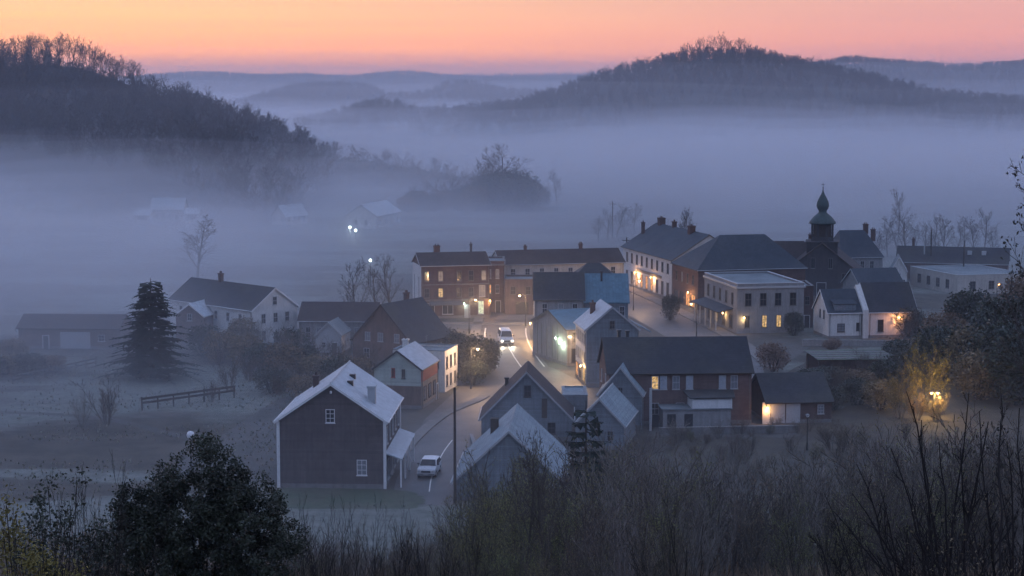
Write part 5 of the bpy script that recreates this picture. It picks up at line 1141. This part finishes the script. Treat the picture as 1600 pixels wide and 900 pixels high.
for k, (px, D, h, w) in enumerate(((385, 268, 5, 1.3), (410, 262, 4.6, 1.4), (440, 260, 5, 1.3), (470, 262, 4.4, 1.4), (500, 254, 4.2, 1.4), (530, 250, 4.5, 1.3), (345, 272, 5.2, 1.2), (320, 278, 5, 1.2), (560, 250, 4.6, 1.2), (425, 245, 3.6, 1.5), (475, 240, 3.5, 1.5), (520, 236, 3.6, 1.4), (380, 285, 5.5, 1), (455, 275, 5, 1.1), (580, 240, 3.4, 1.3), (555, 232, 3, 1.3))):
    bush_at((2, 3, 2, 0)[k % 4], 'garden_bush', f"dim garden bush {'under the white house' if px < 400 else 'below the pale shed' if px < 500 else 'left of the sage boarded house'}, {'in the front row' if D < 252 else 'in the back row'}", px, D, h, w, f"bushes {'under the white house' if px < 400 else 'below the pale shed' if px < 500 else 'left of the sage boarded house'}, {'front' if D < 252 else 'back'}")
for k, (px, D, h, w) in enumerate(((10, 262, 3.2, 1.8), (45, 262, 3.0, 1.8), (80, 264, 2.6, 1.8), (-20, 258, 3.4, 1.8), (20, 275, 3.5, 1.5))):
    bush_at((2, 0)[k % 2], 'meadow_hedge_bush', 'dim dark bush in the hedge at the far left meadow edge', px, D, h, w, 'far left hedge')
tree_at(thick[3], 'meadow_shrub', 'rounded bare shrub alone in the misty left meadow', 168, 222, 6.2, 1.0, cat='shrub'); tree_at(thick[2], 'meadow_shrub', 'small bare shrub left of the rounded meadow shrub', 128, 221, 4.5, .7, cat='shrub')
for k, (px, D, h, w) in enumerate(((1455, 262, 7, 1.1), (1490, 255, 8, 1.1), (1525, 250, 9, 1.1), (1560, 245, 10, 1.1), (1600, 240, 10, 1.1), (1475, 280, 7, 1.2), (1520, 290, 9, 1.1), (1575, 275, 10, 1.1), (1530, 240, 7, 1.2), (1590, 236, 8, 1.2), (1420, 300, 5, 1.1), (1615, 300, 11, 1.1), (1340, 236, 3.6, 1.4), (1300, 232, 3.2, 1.3), (1375, 232, 4.2, 1.3), (1265, 246, 3.4, 1.6), (1300, 250, 3, 1.7), (1340, 247, 3.2, 1.6), (1385, 250, 3.8, 1.4), (1420, 255, 5, 1.3), (1250, 236, 3.0, 1.4), (1400, 270, 4, 1.4))):
    bush_at((0, 3, 2)[k % 3], 'dark_bush', f"dim dark bushy tree {'beside the inn annex' if px < 1330 else 'by the carport' if px < 1425 else 'behind the glowing yellow tree' if px < 1500 else 'at the right picture edge'}, {'in the back row' if D > 258 else 'in the front row'}", px, D, h, w, f"dark trees {'beside the inn annex' if px < 1330 else 'by the carport' if px < 1425 else 'behind the glowing yellow tree' if px < 1500 else 'at the right picture edge'}, {'back' if D > 258 else 'front'}")
tree_at(thick[0], 'lit_shrub', 'bare shrub with lamp-lit twigs against the glowing white cottage', 1418, 293, 6.6, .9, cat='shrub')
tree_at(thick[3], 'lit_shrub', 'twiggy shrub lit amber at the corner of the inn', 1155, 215.5, 2.6, 1.1, cat='shrub')
yel = stem_shrub(310, 9, .45, leaf='leaf_yellow', leaf_n=4200, leaf_size=.02); tree_at(yel, 'lit_tree', 'yellow-leaved tree glowing round the amber lamp', 1447, 231, 9.6, .8)
tree_at(yel, 'lit_bush', 'low yellow-leaved bush before the twin amber lamp', 1462, 224, 3.6, 1.1, rz=1); tree_at(yel, 'lit_bush', 'low yellow-leaved bush left of the twin amber lamp', 1432, 225, 3.9, 1.1, rz=3)
tree_at(yel, 'olive_tree', 'smaller yellow-leaved tree left of the glowing one', 1405, 226, 6.5, .9, rz=2)

# conifers
def conifer(seed, whorls, per, droop, dens, mat='needle', width=.3, gap=0.0):
    rng = random.Random(seed); t_, f_ = MB(), MB(); t_.tube([(0, 0, -.03), (0, 0, .5), (0, 0, 1)], [.02, .012, .002], 6, False)
    for w in range(whorls):
        z0 = .06 + .92 * (w / whorls) ** .92; ln = width * (1 - z0) ** .85 + .015
        for k in range(per):
            z = min(.985, max(.05, z0 + rng.gauss(0, gap))); t = 6.283 * (k + rng.random() * .7) / per + w; l_ = ln * rng.uniform(.55, 1.25); n = max(3, int(dens * l_ / width) + 2); dz = droop * rng.uniform(.7, 1.3)
            f_.tube([(0, 0, z), (l_ * .5 * math.cos(t), l_ * .5 * math.sin(t), z + dz * l_ * .2), (l_ * math.cos(t), l_ * math.sin(t), z - dz * l_ * .4)], [.004, .003, .001], 3, False)
            for i in range(n):
                f = (i + 1) / n; r_ = l_ * f; cz = z + dz * l_ * (.4 * f * (1 - f) * 2 - .4 * f * f); sp = .075 * (1.25 - f) * (.6 + width)
                for s in (-1, 1):
                    a = t + s * .12; b_ = t + s * .75; k0 = len(f_.v)
                    c0 = Vector((r_ * math.cos(t), r_ * math.sin(t), cz)); c1 = c0 + Vector((math.cos(b_), math.sin(b_), -.35 + rng.gauss(0, .2))) * sp; c2 = c0 + Vector((math.cos(a), math.sin(a), -.15)) * sp * .8
                    f_.v += [tuple(c0), tuple(c1), tuple(c2)]; f_.f.append((k0, k0 + 1, k0 + 2))
    return Proto([('trunk', with_mat(t_, 'trunk', 'bark')), ('foliage', with_mat(f_, 'foliage', mat))])
spruce = conifer(500, 28, 8, .35, 14, width=.36, gap=.012); pine = conifer(501, 15, 6, -.05, 13, width=.36, gap=.009)
tree_at(spruce, 'spruce', 'tall dark spruce standing left of the large white house', 238, 258, 13.8, 1.5)
x = XD(915, 150, 5); pine.place('fir_tree', 'dark young fir with tiered branches rising from the thicket', 'tree', (x, 150, ground_z(x, 150) - .2), .4, (13, 13, 13.6))

# ------------------------------------------------------------ the slope below the viewpoint
def on_slope(proto, name, label, px, top_py, D, wide, group, cat='shrub', sink=.15, seed=0):
    """a plant at distance D whose top reaches the sight line (px, top_py)"""
    x, y, zt = PD(px, top_py, D); g = ground_z(x, D); h = max(.8, zt - g); rng = random.Random(int(px * 3 + D * 11 + seed))
    return proto.place(name, label, cat, (x, D, g - sink), rng.random() * 6.28, (h * wide, h * wide, h * 1.06), group)
GR = 'thicket on the slope'; rng = random.Random(77)
def skyline(px):      # top of the thicket across the picture
    return float(np.interp(px, [440, 520, 600, 660, 720, 760, 820, 880, 940, 1000, 1060, 1150, 1230, 1320, 1400, 1500, 1600], [795, 770, 790, 760, 760, 715, 695, 700, 675, 668, 680, 695, 700, 690, 665, 645, 630]))
KIND = {0: 'rust-flecked', 1: 'olive-leaved', 2: 'pale-twigged', 3: 'rust-leaved', 4: 'pale bare', 5: 'olive-tinged'}
def zone(px, D):
    where = 'below the lane' if px < 700 else 'before the near pale-roofed house' if px < 900 else 'below the inn' if px < 1200 else 'below the glowing yellow tree' if px < 1420 else 'under the right edge trees'
    return where, 'at the far rim of the slope' if D > 120 else 'halfway up the slope' if D > 80 else 'close by'
for D, stepx, drop in ((150, 22, 0), (132, 26, 22), (112, 34, 45), (92, 42, 75), (74, 54, 105), (58, 70, 140)):
    px = 455 + (D * 7) % stepx
    while px < 1640:
        if not (D < 100 and px > 1040) and not (px > 1040 and rng.random() < .22):
            ki = rng.choice((0, 1, 3, 3, 5, 2, 4))
            if 720 < px < 860: ki = rng.choice((1, 5, 1))
            w1, w2 = zone(px, D)
            on_slope(thick[ki], 'thicket_shrub', f'{KIND[ki]} thicket shrub {w1}, {w2}', px + rng.uniform(-10, 10), skyline(px) + drop + (50 if px < 735 and D > 120 else 0) + (rng.uniform(0, 45) if px > 1040 else rng.uniform(-12, 25)), D + rng.uniform(-7, 7), rng.uniform(.75, 1.05) * (1.0 if D > 100 else .85), f'{KIND[ki]} thicket {w1}, {w2}')
        px += stepx * rng.uniform(.8, 1.2)
q = dict(VALQ); q.update(n=[7, 6, 4], ang=[.5, .6, .6], t0=[.3, .2, .2]); a, b = bare_proto(260, q, r=.014); pale_tree = Proto([('trunk', with_mat(a, 'trunk', 'bark_pale')), ('crown', with_mat(b, 'crown', 'twig_pale'))])
for px, py, D in ((1000, 735, 100), (1045, 745, 92), (1090, 755, 90), (985, 770, 88), (1130, 775, 96)):
    on_slope(pale_tree, 'pale_sapling', 'pale forked sapling among the thicket below the inn', px, py, D, .55, 'pale saplings', 'tree')
olive = stem_shrub(320, 12, .6, leaf='leaf_olive', leaf_n=6500, leaf_size=.013)
for px, py, D, lb in ((752, 748, 97, 'leftmost'), (803, 738, 94, 'middle'), (852, 758, 90, 'rightmost')): on_slope(olive, 'olive_shrub', f'{lb} of the three soft olive-leaved small trees at bottom centre', px, py, D, .8, 'olive trees', 'tree')
for px, py, D in ((815, 690, 88), (850, 720, 84)): on_slope(val[3], 'dark_sapling', 'dark slender sapling before the near pale-roofed house', px, py, D, .5, 'dark saplings', 'tree')

# big evergreen bush, near left
def evergreen(label, lobes, leaves, size, seed, D, leaf='leaf_dark'):
    """lobes: (px, py, radius) seen at distance D"""
    rng = random.Random(seed); lv, st = MB(), MB(); pts = []; cs = []
    for px, py, r in lobes:
        x, y, z = PD(px, py, D + rng.uniform(-.5, .5)); cs.append((Vector((x, y, z)), r))
    bx = sum(c.x for c, r in cs) / len(cs); base = Vector((bx, D, ground_z(bx, D)))
    tot = sum(r * r for c, r in cs)
    for c, r in cs:
        # each lobe is made of sprays: little domes of leaves with gaps between
        ns = int(20 * r / .5)
        for _ in range(ns):
            d = Vector((rng.gauss(0, 1), rng.gauss(0, 1) - .25, rng.gauss(0, 1) + .25)).normalized(); sc_ = c + d * r * rng.uniform(.55, 1.08); m_ = int(leaves * r * r / tot / ns); sr = rng.uniform(.13, .24)
            for _ in range(m_):
                e = Vector((rng.gauss(0, 1), rng.gauss(0, 1), rng.gauss(0, 1))).normalized(); p = sc_ + e * sr * rng.random() ** .5
                pts.append((p - base, d))
        st.tube([base - base + Vector((rng.uniform(-.3, .3), rng.uniform(-.2, .2), -.3)), (c - base) * .5 + Vector((0, 0, -.2)), c - base], [min(.06, r * .05), min(.04, r * .035), .006], 5, False)
    add_leaves(lv, pts, size, rng, .015, 1, .8)
    root = empty('evergreen_bush', base); tag(root, label, 'bush'); link('branches', with_mat(st, 'branches', 'twig_dark'), None, root); link('foliage', with_mat(lv, 'foliage', leaf), None, root)
    return root
evergreen('large round dark evergreen bush in the left foreground', [(310, 748, .82), (300, 800, 1.0), (360, 820, 1.0), (240, 830, .9), (400, 850, .9), (200, 850, .8), (310, 870, 1.1), (350, 765, .8), (255, 775, .7), (395, 800, .75), (300, 830, 1.0), (220, 825, .7), (410, 860, .8), (345, 880, 1.0), (185, 870, .7), (250, 890, .9), (430, 800, .35), (330, 712, .4), (205, 785, .42), (445, 850, .6)], 78000, .066, 9, 41)
evergreen('ragged leafy sprigs at the far left of the foreground', [(75, 760, .16), (62, 800, .22), (85, 830, .26), (110, 790, .12), (60, 860, .36), (100, 880, .36), (140, 860, .3), (30, 870, .3), (165, 830, .2), (120, 750, .1)], 2600, .06, 10, 27)
evergreen('patch of yellowing leaves in the bottom left corner', [(10, 790, .16), (5, 830, .24), (25, 870, .3), (60, 890, .25), (90, 895, .25)], 1500, .055, 11, 24, 'leaf_yellow')
# bare stems rising in the foreground
NEARQ = dict(segs=[7, 5, 4], wander=.05, up=[.02, .05, .04], rmin=.0011, split=1, sides=[5, 4, 3], n=[9, 5], t0=[.25, .2], ang=[.42, .5], ratio=[.42, .45], thin=.6)
near = [stem_shrub(600 + s, 10 + s, .75, NEARQ, 'twig_dark', r=.0055) for s in range(3)] + [stem_shrub(610, 13, .6, NEARQ, 'twig_dark', 'leaf_rust', 700, .012, .005)]
def near_at(i, label, px, top, D, wide, group=None, name='bare_shrub'): return on_slope(near[i], name, label, px, top, D, wide, group, seed=i)
TWQ = dict(segs=[5, 3], wander=.06, up=[.06, .04], rmin=.0035, split=9, sides=[4, 3], n=[4], t0=[.25], ang=[.42], ratio=[.42], thin=.6, tip=.3)
def reaching_shrub(label, bx, D, tips, r0, seed, twigs=9):
    """long whippy stems from one stool, each reaching its own tip"""
    rng = random.Random(seed); x0 = XD(bx, D, 32); base = Vector((x0, D, ground_z(x0, D))); st, tw = MB(), MB()
    for px, py in tips:
        tip = Vector(PD(px, py, D + rng.uniform(-1.6, 1.6))) - base; p0 = Vector((rng.uniform(-.35, .35), rng.uniform(-.3, .3), -.2)); mid = p0.lerp(tip, .5) + Vector((-(tip.x) * .10, 0, .12 * tip.length * rng.uniform(-.3, 1)))
        pts = []
        for i in range(11):
            t = i / 10; pts.append(p0 * (1 - t) ** 2 + mid * 2 * t * (1 - t) + tip * t * t + Vector((rng.gauss(0, .018), rng.gauss(0, .018), rng.gauss(0, .012))))
        st.tube(pts, [r0 * rng.uniform(.9, 1.1) * (1 - .82 * i / 10) for i in range(11)], 6, False)
        for k in range(twigs):
            t = rng.uniform(.28, .97); i = min(9, int(t * 10)); p = pts[i].lerp(pts[i + 1], t * 10 - i); d = (pts[i + 1] - pts[i]).normalized(); a = Matrix.Rotation(rng.random() * 6.28, 3, d) @ d.orthogonal().normalized()
            grow(st, p, d + a * rng.uniform(.35, .8), rng.uniform(.35, 1.0) * (1.15 - t), r0 * .38 * (1.1 - t * .6), 0, TWQ, rng)
    root = empty('bare_shrub', base); tag(root, label, 'shrub'); link('stems', with_mat(st, 'stems', 'twig_dark'), None, root)
reaching_shrub('large dark bare shrub with long arching stems in the right foreground', 1490, 26, [(1418, 612), (1395, 700), (1340, 722), (1328, 770), (1300, 800), (1440, 655), (1512, 612), (1470, 690), (1375, 765), (1545, 660), (1350, 850), (1500, 700), (1420, 760), (1450, 800), (1530, 740), (1400, 840)], .034, 21, 14)
reaching_shrub('dark bare shrub at the far right edge of the foreground', 1590, 23, [(1560, 606), (1590, 640), (1528, 640), (1604, 700), (1560, 720), (1575, 690), (1540, 760), (1620, 620), (1510, 800), (1500, 740)], .028, 22, 15)
reaching_shrub('low dark bare shrub before the large right shrub', 1400, 21, [(1290, 770), (1320, 840), (1340, 800), (1275, 835), (1380, 790), (1420, 820), (1440, 780), (1300, 870), (1460, 850)], .022, 23, 16)
near_at(3, 'dense twiggy shrub filling the bottom right corner', 1545, 770, 20, 1.0)
reaching_shrub('few dark bare whips at the bottom right of centre', 1052, 30, [(1042, 772), (1075, 850), (1100, 820), (985, 850), (1120, 870)], .022, 24, 5)
near_at(2, 'fine twiggy shrub at the bottom left of the large right shrub', 1440, 800, 22, .9)
near_at(1, 'bare shrub at the bottom between the thicket and the right shrubs', 1280, 775, 34, .8)
near_at(2, 'leaning bare shrub at the bottom centre', 1060, 800, 36, .6)
for k, (px, top, D) in enumerate(((470, 780, 48), (520, 765, 52), (570, 790, 50), (620, 800, 46), (680, 775, 55), (735, 800, 48), (440, 770, 56))):
    near_at(k % 4, 'reddish bare shrub along the bottom left of centre', px, top, D, .62, 'bottom shrubs')
near_at(0, 'tall bare stems at the left picture edge', 12, 668, 17, .35); near_at(2, 'bare twigs behind the leafy sprigs', 150, 735, 33, .55); near_at(3, 'bare twigs left of the evergreen bush', 95, 770, 30, .6)
# tree at the right edge
a, b, c_ = MB(), MB(), MB(); tips = []; rg = random.Random(900); q = dict(VALQ); q.update(n=[16, 7, 5], t0=[.12, .15, .2], ang=[.95, .7, .6], ratio=[.36, .5, .5], rmin=.0009)
grow(a, (0, 0, -.02), (0, 0, 1), .96, .016, 0, q, rg, tips, b); add_leaves(c_, [tips[rg.randrange(len(tips))] for _ in range(1900)], .011, rg, .008)
big = Proto([('trunk', with_mat(a, 'trunk', 'bark')), ('branches', with_mat(b, 'branches', 'twig')), ('leaves', with_mat(c_, 'leaves', 'leaf_dull'))])
on_slope(big, 'edge_tree', 'tall dark brownish tree cut by the right picture edge', 1636, 268, 128, .72, None, 'tree')
# scrub between the left garden bushes
for k in range(22):
    tree_at(thick[(0, 3, 2)[k % 3]], 'garden_scrub', 'leafless scrub among the bushes of the left gardens', 330 + (k * 61) % 260, 238 + (k * 17) % 48, 3.6 + (k * 7 % 5) * .6, .9, 'scrub in the left gardens', cat='shrub')
for k in range(10):
    tree_at(thick[(0, 3)[k % 2]], 'yard_scrub', 'leafless scrub around the carport and the inn annex', 1255 + (k * 53) % 190, 236 + (k * 11) % 26, 3.0 + (k * 7 % 4) * .6, .9, 'scrub by the carport', cat='shrub')
rs = random.Random(55)
for k in range(104):
    px = 985 + (k * 9.6) % 620 + rs.uniform(-6, 6); D = rs.uniform(168, 219); ki = rs.choice((0, 1, 3, 5, 2)); w1 = 'below the inn wall' if px < 1190 else 'around the unlit lamp post' if px < 1330 else 'below the glowing yellow tree' if px < 1480 else 'under the right edge trees'
    tree_at(thick[ki], 'foot_scrub', f'{KIND[ki]} scrub at the foot of the slope {w1}', px, D, rs.uniform(1.5, 2.9) * (1.5 if px > 1300 else 1), 1.2, f'{KIND[ki]} foot scrub {w1}', cat='shrub')
# rough grass of the meadows
rg = random.Random(41); gv, gf = [], []
for _ in range(6000):
    D = 178 + 130 * rg.random() ** 1.2; px = rg.uniform(-40, 640); x = XD(px, D)
    if (x > -25 and D > 185) or mnoise.noise((x * .06, D * .09, 1.0)) < rg.uniform(-.25, .35): continue
    h = rg.uniform(.1, .35); k = len(gv)
    for q_ in range(3):
        t = rg.random() * 6.28; bx, by = .35 * h * math.cos(t), .35 * h * math.sin(t); k = len(gv); gv += [(x - .09, D, 0), (x + .09, D + .03, 0), (x + bx, D + by, h)]; gf.append((k, k + 1, k + 2))
me = bpy.data.meshes.new('meadow_grass'); me.from_pydata(gv, [], gf); me.materials.append(M['leaf_straw']); tag(link('meadow_grass', me), kind='stuff')
# dry grass and bramble between the stems
rg = random.Random(31); gv, gf = [], []
for _ in range(26000):
    D = 14 + 150 * rg.random() ** .8; x = XD(rg.uniform(-60, 1660), D); z = ground_z(x, D)
    if D > 150 and -24 < x < 8: continue
    h = rg.uniform(.35, 1.1) * (1 + D / 160); w = .012 + D * .00022; t = rg.random() * 6.28; bx, by = rg.gauss(0, .25) * h, rg.gauss(0, .25) * h; k = len(gv); dx, dy = w * math.cos(t), w * math.sin(t)
    gv += [(x - dx, D - dy, z - .05), (x + dx, D + dy, z - .05), (x + bx * .5 + dx * .7, D + by * .5 + dy * .7, z + h * .6), (x + bx * .5 - dx * .7, D + by * .5 - dy * .7, z + h * .6), (x + bx, D + by, z + h)]; gf += [(k, k + 1, k + 2, k + 3), (k + 3, k + 2, k + 4)]
me = bpy.data.meshes.new('dry_grass'); me.from_pydata(gv, [], gf); me.materials.append(M['leaf_rust']); tag(link('dry_grass', me), kind='stuff')
# ------------------------------------------------------------ air
def volume_mat(name, col, density, aniso=0.0):
    m = bpy.data.materials.new(name); m.use_nodes = True
    N, L = m.node_tree.nodes, m.node_tree.links; N.clear()
    v = N.new('ShaderNodeVolumePrincipled'); v.inputs['Color'].default_value = (*col, 1); v.inputs['Density'].default_value = density
    v.inputs['Anisotropy'].default_value = aniso; v.inputs['Density Attribute'].default_value = ''
    o = N.new('ShaderNodeOutputMaterial'); L.new(v.outputs[0], o.inputs['Volume'])
    return m
hz = MB(); hz.box(-9500, 9500, -500, 9600, -4, 118)
tag(hz.build('haze', volume_mat('haze_air', HAZE_C, HAZE_D, 0.4)), kind='stuff')
# ground fog: banks lying one inside the other on the valley floor, thinning upwards, tops uneven
def fog_bank(dens, fz, xs, ys):
    nx, ny = len(xs), len(ys)
    top = [(x, y, max(-1.9, fz(x, y))) for y in ys for x in xs]
    bot = [(x, y, -2.0) for y in ys for x in xs]; n = nx * ny
    fs = []
    for j in range(ny - 1):
        for i in range(nx - 1):
            a = j * nx + i; q = (a, a + 1, a + nx + 1, a + nx)
            fs.append(q); fs.append(tuple(n + k for k in reversed(q)))
    for i in range(nx - 1):
        fs.append((i + 1, i, n + i, n + i + 1)); a = (ny - 1) * nx + i; fs.append((a, a + 1, n + a + 1, n + a))
    for j in range(ny - 1):
        a = j * nx; fs.append((a, a + nx, n + a + nx, n + a)); a = j * nx + nx - 1; fs.append((a + nx, a, n + a, n + a + nx))
    me = bpy.data.meshes.new('valley_fog'); me.from_pydata(top + bot, [], fs); me.update()
    tag(link('valley_fog', me, volume_mat('fog_air', FOG_C, dens, 0.62)), kind='stuff')
def fog_depth(x, y, k=0):
    """0..1: how much fog lies here: deep in the open valley, thin over the town"""
    open_valley = smooth(345, 500, y) * (1 - 0.55 * smooth(1500, 3200, y))
    left_meadow = smooth(14, 70, -x) * smooth(195, 290, y)
    v = max(open_valley, 1.15 * left_meadow * (1 - smooth(330, 420, y)) + 1.15 * left_meadow * smooth(330, 420, y) * (1 - open_valley) + open_valley * smooth(330, 420, y))
    v = max(v, 0.8 * smooth(-20, 120, -x) * smooth(520, 640, y) * (1 - smooth(900, 1200, y)))     # it banks up at the foot of the left hill
    n = 0.80 + 0.22 * smooth(-40, 160, x) - .12 * smooth(60, 250, -x) + 0.60 * mnoise.noise((x * 0.005, y * 0.004, 1.7 + .35 * k)) + 0.48 * mnoise.noise((x * 0.017, y * 0.010, 4.2 + .6 * k)) + 0.16 * mnoise.noise((x * 0.05, y * 0.022, 8.2 + k))
    return max(0.0, min(1.4, v * n))
fxs = frange(-1500, -300, 100) + frange(-300, 300, 12)[1:] + frange(300, 1500, 100)[1:]
fys = frange(182, 760, 18) + frange(760, 1600, 60)[1:] + frange(1600, 3600, 250)[1:]
wys = frange(70, 760, 30) + frange(760, 1600, 60)[1:] + frange(1600, 4200, 250)[1:]
for k, (h, d, everywhere) in enumerate(FOG):
    if everywhere == 2: fog_bank(d, lambda x, y, h=h: h * smooth(400, 720, y) * (1 + .3 * mnoise.noise((x * 0.003, y * 0.002, 6.2 + h))) - 1, fxs, fys)
    elif everywhere == 3: fog_bank(d, lambda x, y, h=h: h * smooth(12, 60, -x) * smooth(200, 275, y) * (1 - smooth(420, 520, y)) * (.85 + .5 * mnoise.noise((x * 0.02, y * 0.012, 3.3)) + .3 * mnoise.noise((x * 0.06, y * 0.03, 5.3))) - .4, fxs, fys)
    elif everywhere: fog_bank(d, lambda x, y, h=h, k=k: h * (1 - .5 * smooth(-14, 36, x) * (1 - smooth(330, 470, y))) * (.92 + .22 * mnoise.noise((x * 0.004, y * 0.003, 2.2 + k)) + .12 * mnoise.noise((x * 0.015, y * 0.008, 5.2 + k))) - .2, fxs, wys)
    else: fog_bank(d, lambda x, y, h=h, k=k: h * fog_depth(x, y, k) ** 0.8 - 0.4, fxs, fys)
